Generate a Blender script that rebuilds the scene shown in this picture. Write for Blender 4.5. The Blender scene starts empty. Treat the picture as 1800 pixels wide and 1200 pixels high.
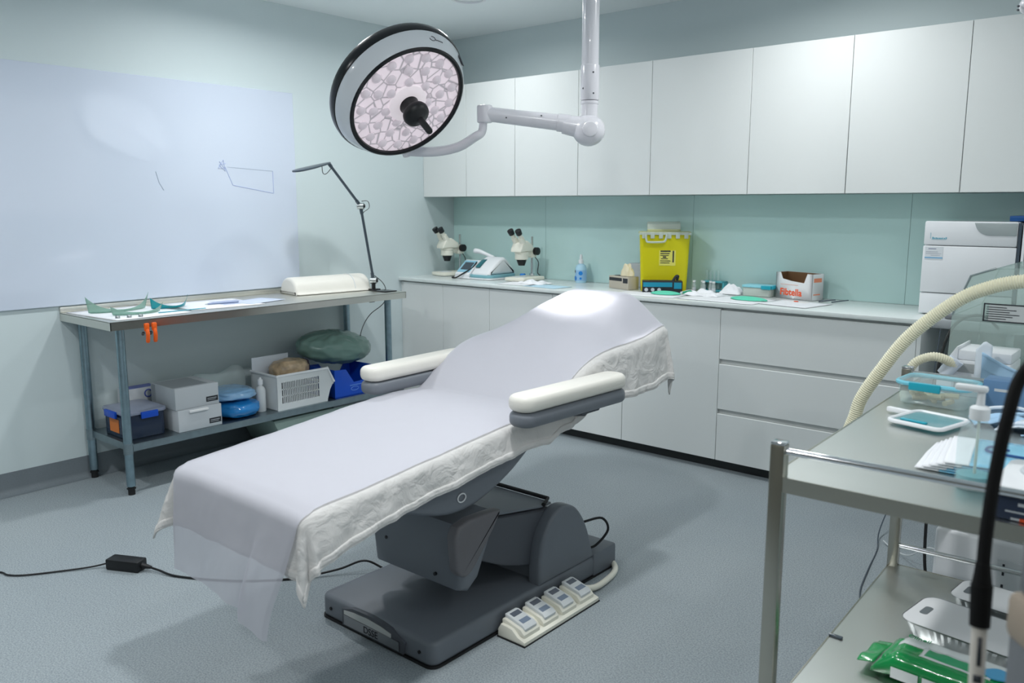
import bpy, bmesh, math, random
from mathutils import Vector, Matrix, noise
random.seed(7)
S = bpy.context.scene
COL = S.collection
R = math.radians
PI = math.pi

# ------------------------------------------------------------ camera
cd = bpy.data.cameras.new('camera'); cam = bpy.data.objects.new('camera', cd); COL.objects.link(cam)
cd.sensor_width = 36.0; cd.lens = 36.0 * 1468.7 / 1800.0; cd.clip_start = 0.05
cam.location = (4.554, -4.687, 1.45)
cam.rotation_euler = (R(90 - 9.292), 0, R(40.269))
cd.dof.use_dof = True; cd.dof.focus_distance = 3.7; cd.dof.aperture_fstop = 4.0
S.camera = cam
# ------------------------------------------------------------ exposure / world
S.view_settings.view_transform = 'Standard'; S.view_settings.look = 'None'
S.view_settings.gamma = 1.0; S.view_settings.exposure = 0.0; S.view_settings.use_curve_mapping = False
W = bpy.data.worlds.new('world'); S.world = W; W.use_nodes = True
W.node_tree.nodes['Background'].inputs[0].default_value = (0.95, 0.98, 1.0, 1)
W.node_tree.nodes['Background'].inputs[1].default_value = 0.92
CEIL = 2.661
# ------------------------------------------------------------ ceiling downlights (the room's lamps)
DOWN = [(0.974, -0.86), (3.0, -0.92), (0.95, -2.0), (3.05, -3.1), (5.1, -0.92), (5.1, -3.1), (0.95, -4.3), (3.05, -5.25), (5.1, -5.25)]
DPOW = [7, 11.5, 18, 22, 3, 7, 20, 20, 4]
for (x, y), p in zip(DOWN, DPOW):
    l = bpy.data.lights.new('downlight_lamp', 'AREA'); l.shape = 'DISK'; l.size = 0.16; l.energy = p
    l.color = (0.985, 0.998, 1.0); l.spread = R(165)
    o = bpy.data.objects.new('downlight_lamp', l); COL.objects.link(o); o.location = (x, y, CEIL - 0.012)

# ------------------------------------------------------------ helpers
def lin(h):
    h = h.lstrip('#'); c = [int(h[i:i + 2], 16) / 255 for i in (0, 2, 4)]
    return tuple(v / 12.92 if v <= 0.04045 else ((v + 0.055) / 1.055) ** 2.4 for v in c) + (1,)
MATS = {}
def mat(name, col, rough=0.5, metal=0.0, spec=0.5, bump=0, bscale=60, var=0, vscale=8, trans=0, alpha=1, coat=0, emit=None, estr=1, sub=0, brushed=None, ior=1.45):
    if name in MATS: return MATS[name]
    m = bpy.data.materials.new(name); m.use_nodes = True; nt = m.node_tree; N = nt.nodes; L = nt.links
    b = N['Principled BSDF']; c = lin(col) if isinstance(col, str) else tuple(col) + (1,)
    b.inputs['Base Color'].default_value = c; b.inputs['Roughness'].default_value = rough; b.inputs['Metallic'].default_value = metal
    b.inputs['Specular IOR Level'].default_value = spec; b.inputs['IOR'].default_value = ior
    b.inputs['Transmission Weight'].default_value = trans; b.inputs['Alpha'].default_value = alpha; b.inputs['Coat Weight'].default_value = coat
    if emit: b.inputs['Emission Color'].default_value = lin(emit); b.inputs['Emission Strength'].default_value = estr
    tc = N.new('ShaderNodeTexCoord')
    if var:
        n = N.new('ShaderNodeTexNoise'); n.inputs['Scale'].default_value = vscale; n.inputs['Detail'].default_value = 5
        L.new(tc.outputs['Object'], n.inputs['Vector'])
        r = N.new('ShaderNodeValToRGB'); r.color_ramp.elements[0].position = 0.3; r.color_ramp.elements[1].position = 0.7
        r.color_ramp.elements[0].color = tuple(v * (1 - var) for v in c[:3]) + (1,); r.color_ramp.elements[1].color = tuple(min(1, v * (1 + var)) for v in c[:3]) + (1,)
        L.new(n.outputs['Fac'], r.inputs['Fac']); L.new(r.outputs['Color'], b.inputs['Base Color'])
    if bump or brushed:
        n = N.new('ShaderNodeTexNoise'); n.inputs['Scale'].default_value = bscale; n.inputs['Detail'].default_value = 4
        if brushed:
            mp = N.new('ShaderNodeMapping'); mp.inputs['Scale'].default_value = brushed; L.new(tc.outputs['Object'], mp.inputs['Vector']); L.new(mp.outputs['Vector'], n.inputs['Vector'])
        else: L.new(tc.outputs['Object'], n.inputs['Vector'])
        bp = N.new('ShaderNodeBump'); bp.inputs['Strength'].default_value = bump; bp.inputs['Distance'].default_value = 0.01
        L.new(n.outputs['Fac'], bp.inputs['Height']); L.new(bp.outputs['Normal'], b.inputs['Normal'])
    MATS[name] = m; return m

class B:
    def __init__(s): s.bm = bmesh.new()
    def merge(s, t, M=None):
        if M: bmesh.ops.transform(t, matrix=M, verts=t.verts)
        me = bpy.data.meshes.new('t'); t.to_mesh(me); t.free(); s.bm.from_mesh(me); bpy.data.meshes.remove(me); return s
    def box(s, x0, x1, y0, y1, z0, z1, bev=0.0, seg=2, M=None):
        t = bmesh.new(); bmesh.ops.create_cube(t, size=1)
        bmesh.ops.transform(t, matrix=Matrix.Translation(((x0 + x1) / 2, (y0 + y1) / 2, (z0 + z1) / 2)) @ Matrix.Diagonal((x1 - x0, y1 - y0, z1 - z0, 1)), verts=t.verts)
        if bev: bmesh.ops.bevel(t, geom=t.edges[:], offset=min(bev, 0.49 * min(x1 - x0, y1 - y0, z1 - z0)), segments=seg, affect='EDGES', profile=0.5)
        return s.merge(t, M)
    def cyl(s, p0, p1, r0, r1=None, n=24, bev=0):
        p0, p1 = Vector(p0), Vector(p1); r1 = r0 if r1 is None else r1; d = p1 - p0
        t = bmesh.new(); bmesh.ops.create_cone(t, cap_ends=True, segments=n, radius1=r0, radius2=r1, depth=d.length)
        if bev: bmesh.ops.bevel(t, geom=[e for e in t.edges if len(e.link_faces) == 2 and any(len(f.verts) > 4 for f in e.link_faces)], offset=bev, segments=2, affect='EDGES', profile=0.5)
        return s.merge(t, Matrix.Translation((p0 + p1) / 2) @ d.to_track_quat('Z', 'Y').to_matrix().to_4x4())
    def sph(s, c, r, sc=(1, 1, 1), n=20):
        t = bmesh.new(); bmesh.ops.create_uvsphere(t, u_segments=n, v_segments=max(8, n // 2), radius=r)
        return s.merge(t, Matrix.Translation(c) @ Matrix.Diagonal((*sc, 1)))
    def tube(s, pts, r, n=10, closed=False, cap=True):
        pts = [Vector(p) for p in pts]; m = len(pts); rad = r if isinstance(r, (list, tuple)) else [r] * m
        T = []
        for i in range(m):
            a = pts[(i - 1) % m] if closed or i > 0 else pts[i]; b = pts[(i + 1) % m] if closed or i < m - 1 else pts[i]
            T.append((b - a).normalized() if (b - a).length > 1e-9 else Vector((0, 0, 1)))
        u = T[0].orthogonal().normalized(); rings = []
        for i in range(m):
            u = (u - T[i] * u.dot(T[i])).normalized(); v = T[i].cross(u)
            rings.append([s.bm.verts.new(pts[i] + (u * math.cos(k * 2 * PI / n) + v * math.sin(k * 2 * PI / n)) * rad[i]) for k in range(n)])
        for i in range(m if closed else m - 1):
            A, C = rings[i], rings[(i + 1) % m]
            for k in range(n): s.bm.faces.new((A[k], A[(k + 1) % n], C[(k + 1) % n], C[k]))
        if cap and not closed: s.bm.faces.new(rings[0][::-1]); s.bm.faces.new(rings[-1])
        return s
    def lathe(s, prof, c=(0, 0, 0), ax=(0, 0, 1), n=32, ring=False):
        M = Matrix.Translation(c) @ Vector(ax).to_track_quat('Z', 'Y').to_matrix().to_4x4(); rings = []
        for r, z in prof:
            if r < 1e-6: rings.append([s.bm.verts.new(M @ Vector((0, 0, z)))])
            else: rings.append([s.bm.verts.new(M @ Vector((r * math.cos(k * 2 * PI / n), r * math.sin(k * 2 * PI / n), z))) for k in range(n)])
        for A, C in (list(zip(rings, rings[1:])) + ([(rings[-1], rings[0])] if ring and len(rings) > 2 else [])):
            for k in range(n):
                j = (k + 1) % n
                if len(A) == 1 and len(C) == 1: continue
                if len(A) == 1: s.bm.faces.new((A[0], C[j], C[k]))
                elif len(C) == 1: s.bm.faces.new((A[k], A[j], C[0]))
                else: s.bm.faces.new((A[k], A[j], C[j], C[k]))
        for Rg, fl in ((rings[0], True), (rings[-1], False)):
            if len(Rg) > 1 and not ring: s.bm.faces.new(Rg[::-1] if fl else Rg)
        return s
    def prism(s, poly, ax, a0, a1, bev=0, seg=2, M=None):
        # poly in the two axes left after removing ax ('x': (y,z), 'y': (x,z), 'z': (x,y))
        f = {'x': lambda a, p: (a, p[0], p[1]), 'y': lambda a, p: (p[0], a, p[1]), 'z': lambda a, p: (p[0], p[1], a)}[ax]
        t = bmesh.new(); A = [t.verts.new(f(a0, p)) for p in poly]; C = [t.verts.new(f(a1, p)) for p in poly]; n = len(poly)
        t.faces.new(A[::-1]); t.faces.new(C)
        for k in range(n): t.faces.new((A[k], A[(k + 1) % n], C[(k + 1) % n], C[k]))
        bmesh.ops.recalc_face_normals(t, faces=t.faces[:])
        if bev:
            ed = [e for e in t.edges if (e.verts[0] in A) == (e.verts[1] in A)]
            bmesh.ops.bevel(t, geom=ed, offset=bev, segments=seg, affect='EDGES', profile=0.5)
        return s.merge(t, M)
    def grid(s, fn, nu, nv, wrapu=False):
        V = [[s.bm.verts.new(fn(i / (nu if wrapu else nu - 1), j / (nv - 1))) for i in range(nu)] for j in range(nv)]
        for j in range(nv - 1):
            for i in range(nu if wrapu else nu - 1):
                k = (i + 1) % nu; s.bm.faces.new((V[j][i], V[j][k], V[j + 1][k], V[j + 1][i]))
        return V
    def xf(s, M): bmesh.ops.transform(s.bm, matrix=M, verts=s.bm.verts); return s

WORLD = {}
def obj(name, b, m, parent=None, local=False, ang=38, solid=0, subd=0):
    bm = b.bm
    if parent is not None and not local:
        off = WORLD.get(parent.name)
        if off is not None: bmesh.ops.translate(bm, vec=-off, verts=bm.verts)
    bmesh.ops.remove_doubles(bm, verts=bm.verts, dist=1e-6)
    bmesh.ops.recalc_face_normals(bm, faces=bm.faces[:])
    for f in bm.faces: f.smooth = True
    for e in bm.edges:
        if len(e.link_faces) == 2 and e.calc_face_angle(0) > R(ang): e.smooth = False
    me = bpy.data.meshes.new(name); bm.to_mesh(me); bm.free()
    me.materials.append(m); o = bpy.data.objects.new(name, me); COL.objects.link(o)
    if parent is not None:
        o.parent = parent
        if not local and parent.name in WORLD: WORLD[o.name] = WORLD[parent.name]
    if solid: md = o.modifiers.new('solid', 'SOLIDIFY'); md.thickness = solid; md.offset = 0
    if subd: md = o.modifiers.new('sub', 'SUBSURF'); md.levels = subd; md.render_levels = subd
    return o
def thing(name, label, cat, loc=(0, 0, 0), rz=0, group=None):
    o = bpy.data.objects.new(name, None); COL.objects.link(o); o.location = loc; o.rotation_euler = (0, 0, rz); o.empty_display_size = 0.1
    o['label'] = label; o['category'] = cat
    if group: o['group'] = group
    if not rz: WORLD[o.name] = Vector(loc)
    return o
def tag(o, label, cat, group=None, kind=None):
    o['label'] = label; o['category'] = cat
    if group: o['group'] = group
    if kind: o['kind'] = kind
    return o
def struct(name, b, m, **k):
    o = obj(name, b, m, **k); o['kind'] = 'structure'; return o
def dup(root, loc, rz, label, group=None):
    r = root.copy(); COL.objects.link(r); r.location = loc; r.rotation_euler = (0, 0, rz); r['label'] = label
    if group: r['group'] = group
    for ch in list(root.children):
        c = ch.copy(); COL.objects.link(c); c.parent = r
        for g in list(ch.children):
            d = g.copy(); COL.objects.link(d); d.parent = c
    return r
def text(name, body, size, M, m, parent, depth=0.0006, local=False, align='CENTER', bold=0.0):
    cu = bpy.data.curves.new(name, 'FONT'); cu.body = body; cu.size = size; cu.extrude = depth; cu.align_x = align; cu.align_y = 'CENTER'; cu.offset = bold
    to = bpy.data.objects.new('tmp_text', cu); COL.objects.link(to)
    bpy.context.view_layer.update()
    me = bpy.data.meshes.new_from_object(to.evaluated_get(bpy.context.evaluated_depsgraph_get()))
    bpy.data.objects.remove(to); bpy.data.curves.remove(cu)
    b = B(); b.bm.from_mesh(me); bpy.data.meshes.remove(me); b.xf(M)
    return obj(name, b, m, parent, local=local)
def facing(px, py, pz, right, up):
    r = Vector(right).normalized(); u = Vector(up).normalized(); n = r.cross(u)
    M = Matrix.Identity(4)
    for i in range(3): M[i][0], M[i][1], M[i][2], M[i][3] = r[i], u[i], n[i], (px, py, pz)[i]
    return M
def sm(pts, k=6, closed=False):
    P = [Vector(p) for p in pts]; n = len(P); out = []
    for i in range(n if closed else n - 1):
        if closed: a, b, c, d = P[(i - 1) % n], P[i], P[(i + 1) % n], P[(i + 2) % n]
        else: a, b, c, d = P[max(0, i - 1)], P[i], P[i + 1], P[min(n - 1, i + 2)]
        for j in range(k):
            t = j / k; out.append(0.5 * ((2 * b) + (c - a) * t + (2 * a - 5 * b + 4 * c - d) * t * t + (3 * b - a - 3 * c + d) * t ** 3))
    if not closed: out.append(P[-1])
    return out
def sm2(pts, k=6, closed=False): return [(v.x, v.y) for v in sm([(p[0], p[1], 0) for p in pts], k, closed)]
def rrect(x0, x1, y0, y1, r, n=5):
    out = []
    for cx, cy, a in ((x1 - r, y0 + r, -90), (x1 - r, y1 - r, 0), (x0 + r, y1 - r, 90), (x0 + r, y0 + r, 180)):
        for i in range(n + 1): t = R(a + 90 * i / n); out.append((cx + r * math.cos(t), cy + r * math.sin(t)))
    return out
def sstep(a, b, x):
    t = max(0.0, min(1.0, (x - a) / (b - a))); return t * t * (3 - 2 * t)
def interp(pts, x):
    if x <= pts[0][0]: return pts[0][1]
    for (a, b), (c, d) in zip(pts, pts[1:]):
        if x <= c: return b + (d - b) * (x - a) / (c - a)
    return pts[-1][1]

# ------------------------------------------------------------ materials
M_wall = mat('wall_paint', '#cddadc', 0.55, bump=0.03, bscale=180)
M_ceil = mat('ceiling_paint', '#f2f8f9', 0.7)
M_white = mat('white_gloss_board', '#e4e8e7', 0.28, spec=0.5)
M_top = mat('worktop_stone', '#e4ebea', 0.18, var=0.02, vscale=30)
M_splash = mat('splashback_glass', '#c6e4e1', 0.06, spec=0.5)
M_board = mat('whiteboard_enamel', '#cdd7e6', 0.06, spec=0.5)
M_alu = mat('aluminium', '#b9bfc0', 0.35, 1.0)
M_plinth = mat('plinth_dark', '#2b2f31', 0.5)
M_steel = mat('brushed_steel', '#d6d6d0', 0.38, 1.0, bump=0.05, brushed=(4, 160, 160), bscale=6)
M_steel2 = mat('trolley_steel', '#b3b1a6', 0.26, 1.0, bump=0.04, brushed=(160, 5, 160), bscale=6)
M_galv = mat('galvanised_tube', '#93a9b3', 0.38, 1.0, var=0.1, vscale=30)
M_galv2 = mat('galvanised_sheet', '#92a0a6', 0.36, 1.0, var=0.08, vscale=20)
M_black = mat('black_plastic', '#15171a', 0.45)
M_blackg = mat('black_gloss', '#14161a', 0.22)
M_grey = mat('chair_grey_plastic', '#70767e', 0.42, bump=0.02, bscale=300)
M_greyd = mat('chair_dark_grey', '#50545b', 0.5)
M_cream = mat('cream_vinyl', '#e4e2da', 0.4, bump=0.03, bscale=90)
M_lampw = mat('lamp_white', '#e9e8ee', 0.25, coat=0.3)
M_lampg = mat('lamp_silver', '#d9dee3', 0.25, 0.0, coat=0.5)
M_ivory = mat('ivory_plastic', '#e6e5d8', 0.4)
M_whitep = mat('white_plastic', '#e8ebee', 0.35)
M_whitep2 = mat('offwhite_plastic', '#d7dcde', 0.4)
M_card = mat('white_card', '#e6e8ea', 0.6)
M_gcard = mat('grey_card', '#c3c9ce', 0.6)
M_kraft = mat('brown_card', '#7c5b3d', 0.7)
M_paper = mat('paper_white', '#eef0f4', 0.7)
M_blue = mat('blue_plastic', '#0f4fc4', 0.35)
M_navy = mat('navy_card', '#25324a', 0.5)
M_orange = mat('orange_plastic', '#f0641a', 0.25)
M_yellow = mat('yellow_plastic', '#d3cb10', 0.35)
M_teal = mat('teal_plastic', '#1f9fb4', 0.35)
M_mint = mat('mint_foam', '#62d3b4', 0.55)
M_dkblue = mat('dark_blue_plastic', '#0d4a86', 0.4)
M_print = mat('dark_print', '#2c3036', 0.6)
M_bluepr = mat('blue_print', '#7fb3d6', 0.6)
M_orpr = mat('orange_print', '#e8582a', 0.6)
M_chrome = mat('chrome', '#d9dcdf', 0.12, 1.0)
M_rubber = mat('rubber_black', '#1b1c1e', 0.6)
M_hose = mat('hose_cream', '#e8e5cc', 0.45)
M_screen = mat('grey_screen', '#4b5660', 0.15)

def floor_mat():
    m = bpy.data.materials.new('speckled_vinyl'); m.use_nodes = True; nt = m.node_tree; N = nt.nodes; L = nt.links; b = N['Principled BSDF']
    tc = N.new('ShaderNodeTexCoord')
    n1 = N.new('ShaderNodeTexNoise'); n1.inputs['Scale'].default_value = 190; n1.inputs['Detail'].default_value = 3; L.new(tc.outputs['Object'], n1.inputs['Vector'])
    r1 = N.new('ShaderNodeValToRGB'); e = r1.color_ramp.elements; e[0].position = 0.33; e[0].color = lin('#838c91'); e[1].position = 0.62; e[1].color = lin('#a7b0b4'); L.new(n1.outputs['Fac'], r1.inputs['Fac'])
    n2 = N.new('ShaderNodeTexVoronoi'); n2.inputs['Scale'].default_value = 120; L.new(tc.outputs['Object'], n2.inputs['Vector'])
    r2 = N.new('ShaderNodeValToRGB'); e = r2.color_ramp.elements; e[0].position = 0.10; e[0].color = (0.5, 0.5, 0.5, 1); e[1].position = 0.17; e[1].color = (1, 1, 1, 1); L.new(n2.outputs['Distance'], r2.inputs['Fac'])
    mx = N.new('ShaderNodeMixRGB'); mx.blend_type = 'MULTIPLY'; mx.inputs[0].default_value = 0.6; L.new(r1.outputs[0], mx.inputs[1]); L.new(r2.outputs[0], mx.inputs[2])
    n3 = N.new('ShaderNodeTexNoise'); n3.inputs['Scale'].default_value = 1.1; n3.inputs['Detail'].default_value = 6; L.new(tc.outputs['Object'], n3.inputs['Vector'])
    r3 = N.new('ShaderNodeValToRGB'); e = r3.color_ramp.elements; e[0].position = 0.3; e[0].color = (0.88, 0.9, 0.92, 1); e[1].position = 0.7; e[1].color = (1, 1, 1, 1); L.new(n3.outputs['Fac'], r3.inputs['Fac'])
    m2 = N.new('ShaderNodeMixRGB'); m2.blend_type = 'MULTIPLY'; m2.inputs[0].default_value = 1; L.new(mx.outputs[0], m2.inputs[1]); L.new(r3.outputs[0], m2.inputs[2])
    L.new(m2.outputs[0], b.inputs['Base Color']); b.inputs['Roughness'].default_value = 0.5; b.inputs['Specular IOR Level'].default_value = 0.3
    return m
M_floor = floor_mat()
M_skirt = mat('coved_vinyl', '#767f85', 0.5, var=0.06, vscale=200)

def cloth_mat(name, col, transl, transp, rough=0.85, bump=0.15, bscale=500, wr=0.0):
    m = bpy.data.materials.new(name); m.use_nodes = True; nt = m.node_tree; N = nt.nodes; L = nt.links
    b = N['Principled BSDF']; out = N['Material Output']; b.inputs['Base Color'].default_value = lin(col); b.inputs['Roughness'].default_value = rough; b.inputs['Specular IOR Level'].default_value = 0.2
    tc = N.new('ShaderNodeTexCoord'); n = N.new('ShaderNodeTexNoise'); n.inputs['Scale'].default_value = bscale; L.new(tc.outputs['Object'], n.inputs['Vector'])
    bp = N.new('ShaderNodeBump'); bp.inputs['Strength'].default_value = bump; bp.inputs['Distance'].default_value = 0.002; L.new(n.outputs['Fac'], bp.inputs['Height']); L.new(bp.outputs['Normal'], b.inputs['Normal'])
    if wr:
        n2 = N.new('ShaderNodeTexNoise'); n2.inputs['Scale'].default_value = 14; n2.inputs['Detail'].default_value = 5; n2.inputs['Distortion'].default_value = 1.2; L.new(tc.outputs['Object'], n2.inputs['Vector'])
        b2 = N.new('ShaderNodeBump'); b2.inputs['Strength'].default_value = wr; b2.inputs['Distance'].default_value = 0.03; L.new(n2.outputs['Fac'], b2.inputs['Height']); L.new(bp.outputs['Normal'], b2.inputs['Normal']); L.new(b2.outputs['Normal'], b.inputs['Normal'])
    t = N.new('ShaderNodeBsdfTranslucent'); t.inputs[0].default_value = lin(col); tp = N.new('ShaderNodeBsdfTransparent')
    m1 = N.new('ShaderNodeMixShader'); m1.inputs[0].default_value = transl; L.new(b.outputs[0], m1.inputs[1]); L.new(t.outputs[0], m1.inputs[2])
    m2 = N.new('ShaderNodeMixShader'); m2.inputs[0].default_value = transp; L.new(m1.outputs[0], m2.inputs[1]); L.new(tp.outputs[0], m2.inputs[2]); L.new(m2.outputs[0], out.inputs[0])
    return m
M_cloth = cloth_mat('cotton_cloth', '#e2e1df', 0.12, 0.0, wr=0.35)
M_tissue = cloth_mat('paper_sheet', '#d8d9e3', 0.25, 0.24, bump=0.05, bscale=200)
def clear_mat(name, tint, fac=0.8, rough=0.05, body='#ffffff'):
    m = bpy.data.materials.new(name); m.use_nodes = True; nt = m.node_tree; N = nt.nodes; L = nt.links
    b = N['Principled BSDF']; b.inputs['Base Color'].default_value = lin(body); b.inputs['Roughness'].default_value = rough
    tp = N.new('ShaderNodeBsdfTransparent'); tp.inputs[0].default_value = lin(tint)
    m2 = N.new('ShaderNodeMixShader'); m2.inputs[0].default_value = fac; L.new(b.outputs[0], m2.inputs[1]); L.new(tp.outputs[0], m2.inputs[2]); L.new(m2.outputs[0], N['Material Output'].inputs[0])
    MATS[name] = m; return m
M_clear = clear_mat('clear_plastic', '#f4fafa', 0.86)
M_clearg = clear_mat('green_clear_plastic', '#b9d8cc', 0.55, body='#bcd9cf')
M_cleart = clear_mat('teal_clear_plastic', '#4fc3cb', 0.45, body='#35b7c0')
M_clearb = clear_mat('blue_clear_plastic', '#4f8fc0', 0.45, body='#2f86c4')
M_acryl = clear_mat('clear_acrylic', '#f4faf8', 0.80, body='#dfe8e6')
M_frost = clear_mat('frosted_plastic', '#dfe9e2', 0.35, 0.3, body='#dfe8e0')
M_smoke = clear_mat('smoky_blue_plastic', '#5b6d8c', 0.35, 0.1, body='#39465e')

# ============================================================ ROOM
XR, YF = 6.1, -6.4
struct('floor', B().box(-0.1, XR + .1, YF - .1, 0.1, -0.1, 0), M_floor)
struct('ceiling', B().box(-0.1, XR + .1, YF - .1, 0.1, CEIL, CEIL + 0.1), M_ceil)
struct('wall_left', B().box(-0.1, 0, YF - .1, 0.1, 0, CEIL), M_wall)
struct('wall_back', B().box(0, XR, 0, 0.1, 0, CEIL), M_wall)
prof = [(0, 0)] + [(0.035 - 0.035 * math.sin(R(a)), 0.035 - 0.035 * math.cos(R(a)) + 0.001) for a in range(0, 91, 15)] + [(0.003, 0.118), (0.0, 0.118)]
struct('wall_right_light_block', B().box(XR, XR + 0.1, YF, 0.1, 0, 1.35), M_wall)  # unseen, added at half height: blocks low world light, lets it in above
struct('wall_front', B().box(0, XR, YF - 0.1, YF, 0, CEIL), mat('dark_front_wall', '#6d6c66', .7))
struct('baseboard_left', B().prism([(p[0], p[1]) for p in prof], 'y', YF, -0.56), M_skirt)

# ============================================================ CABINETS
US = [0.0, 0.433, 0.880, 1.398, 1.923, 2.537, 3.063, 3.588, 4.12]
ZU0, ZU1, YU = 1.509, 2.273, -0.3213
unames = ['white upper cabinet in the corner against the left wall', 'white upper cabinet second from the corner, behind the left end of the lamp arm', 'white upper cabinet behind the middle of the lamp arm, left of the ceiling column',
          'white upper cabinet behind the ceiling column of the surgical light', 'white upper cabinet right above the yellow sharps bin', 'white upper cabinet above the white and orange carton',
          'white upper cabinet above the bare stretch of worktop left of the steriliser', 'white upper cabinet above the steriliser, cut by the picture edge']
for i, (a, b_) in enumerate(zip(US, US[1:])):
    t = thing('upper_cabinet', unames[i], 'cabinet', (a, 0, ZU0), 0, 'white upper cabinets')
    obj('body', B().box(a + .0005, b_ - .0005, YU + 0.02, -0.001, ZU0, ZU1), M_white, t)
    obj('door', B().box(a + .0015, b_ - .0015, YU, YU + 0.019, ZU0 - 0.002, ZU1, 0.0012, 1), M_white, t)
ZC, YC = 0.931, -0.59
LS = [0.0, 0.03, 0.432, 0.868, 1.395, 1.923, 2.534]
lnames = {1: 'white base cabinet nearest the steel bench, against the left wall', 2: 'white base cabinet second from the left wall, below the white console', 3: 'white base cabinet mostly hidden behind the chair backrest',
          4: 'white base cabinet peeking out behind the right armrest', 5: 'white base cabinet just left of the three wide drawers'}
obj_f = thing('filler_panel', 'narrow white filler strip between left wall and base cabinets', 'panel', (0.0, YC + .03, 0.063))
obj('strip', B().box(0.001, 0.029, YC + 0.03, -0.02, 0.063, 0.90), M_white, obj_f)
for i in range(1, 6):
    a, b_ = LS[i], LS[i + 1]
    t = thing('base_cabinet', lnames[i], 'cabinet', (a, 0, 0.063), 0, 'white base cabinets')
    obj('body', B().box(a + .0005, b_ - .0005, YC + 0.04, -0.002, 0.063, 0.908), M_white, t)
    obj('door', B().box(a + .0015, b_ - .0015, YC + 0.02, YC + 0.039, 0.063, 0.900, 0.0012, 1), M_white, t)
t = thing('drawer_cabinet', 'wide white cabinet with three handleless drawers', 'cabinet', (2.534, 0, 0.063))
obj('body', B().box(2.5345, 3.535, YC + 0.045, -0.002, 0.063, 0.908), M_white, t)
obj('end_panel', B().box(3.517, 3.535, YC + 0.02, YC + 0.0445, 0.063, 0.908), M_white, t)
for z0, z1 in ((0.628, 0.893), (0.352, 0.600), (0.063, 0.325)):
    d = obj('drawer', B().prism([(YC + .02, z0), (YC + .039, z0), (YC + .039, z1 - .022), (YC + .039, z1 - .004), (YC + .024, z1), (YC + .02, z1 - .003)], 'x', 2.536, 3.515), M_white, t)
struct('trim_1', B().box(0.03, 3.517, YC + 0.08, YC + 0.095, 0, 0.063), M_plinth)
wt = thing('worktop', 'long pale stone worktop along the back wall', 'worktop', (0, 0, 0.909))
obj('slab', B().box(0.001, 3.545, YC, -0.004, 0.909, ZC, 0.002, 2), M_top, wt)
for i, (a, b_) in enumerate(((0.001, 0.899), (0.901, 2.049), (2.051, 3.3), (3.302, 4.12))):
    tag(obj('splashback_panel', B().box(a, b_, -0.006, -0.0005, ZC + .0005, ZU0 - .003), M_splash),
        ['pale green glass splashback in the corner behind the microscopes', 'pale green glass splashback behind the spray bottle and yellow bin', 'pale green glass splashback behind the vials and orange carton', 'pale green glass splashback behind the steriliser'][i], 'splashback', 'green glass splashback panels')

# whiteboard on the left wall
t = thing('whiteboard', 'large frameless glossy whiteboard with faint blue pen marks', 'whiteboard', (0, -2.3, 0.93))
obj('panel', B().box(0.001, 0.014, -3.75, -1.45, 0.934, 2.137, 0.002, 1), M_board, t)
M_ink = mat('faded_blue_ink', '#adbbe0', 0.3); M_ink2 = mat('faded_grey_ink', '#a9b7c8', 0.3)
def stroke(pts, r, m=M_ink, nm='pen_mark'):
    b = B(); b.tube([(0.0143, y, z) for y, z in pts], r, 5); return obj(nm, b, m, t)
stroke([(-1.93, 1.67), (-1.62, 1.655)], .0015, M_ink2); stroke([(-1.62, 1.655), (-1.62, 1.52)], .0022); stroke([(-1.62, 1.52), (-1.90, 1.565)], .002); stroke([(-1.90, 1.565), (-1.945, 1.67)], .002)
stroke([(-1.98, 1.70), (-1.95, 1.66), (-1.99, 1.66), (-1.955, 1.71), (-1.945, 1.645), (-1.985, 1.68), (-1.94, 1.69)], .0024)
stroke([(-2.37, 1.63), (-2.355, 1.57), (-2.33, 1.53)], .002, M_ink2)

# round ceiling downlight trims
for i, (x, y) in enumerate(DOWN):
    if i not in (0, 1, 3): continue
    t = thing('ceiling_downlight', ['round ceiling downlight above the corner of the upper cabinets', 'round ceiling downlight in front of the upper cabinets', '', 'round ceiling downlight above the treatment chair'][i], 'light', (x, y, CEIL), 0, 'ceiling downlights')
    obj('trim_ring', B().lathe([(0.085, -0.002), (0.105, -0.002), (0.105, -0.008), (0.088, -0.010)], (x, y, CEIL), ring=True), M_whitep, t)

# ============================================================ STEEL BENCH (left wall)
t = thing('steel_bench', 'long stainless steel bench with undershelf along the left wall', 'bench', (0.25, -1.98, 0))
BX, BY0, BY1, BZ = 0.575, -2.93, -1.045, 0.90
b = B().box(0.004, BX, BY0, BY1, BZ - 0.004, BZ)
for q in ((BX - .003, BX, BY0, BY1), (0.004, BX, BY0, BY0 + .003), (0.004, BX, BY1 - .003, BY1)): b.box(q[0], q[1], q[2], q[3], BZ - .042, BZ - .002)
obj('bench_top', b, M_steel, t)
obj('upstand', B().box(0.002, 0.012, BY0, BY1, BZ, BZ + 0.028, 0.003), M_steel, t)
for x in (0.03, 0.452):
    for y in (-2.836, -1.10):
        lg = obj('leg', B().cyl((x + .006, y, 0.045), (x + .006, y, BZ - .005), 0.0215), M_galv, t)
        obj('foot', B().cyl((x + .006, y, 0.0), (x + .006, y, 0.05), 0.017).cyl((x + .006, y, .03), (x + .006, y, .034), .022), M_rubber, lg)
        obj('collar', B().cyl((x + .006, y, 0.212), (x + .006, y, 0.268), 0.0245), M_galv2, lg)
b = B().box(0.035, 0.478, -2.836, -1.10, 0.258, 0.262)
for q in ((0.475, 0.478, -2.82, -1.115), (0.035, .038, -2.82, -1.115)): b.box(q[0], q[1], q[2], q[3], 0.225, 0.261)
for q in ((0.05, 0.46, -2.837, -2.834), (0.05, 0.46, -1.102, -1.099)): b.box(q[0], q[1], q[2], q[3], 0.225, 0.261)
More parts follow.
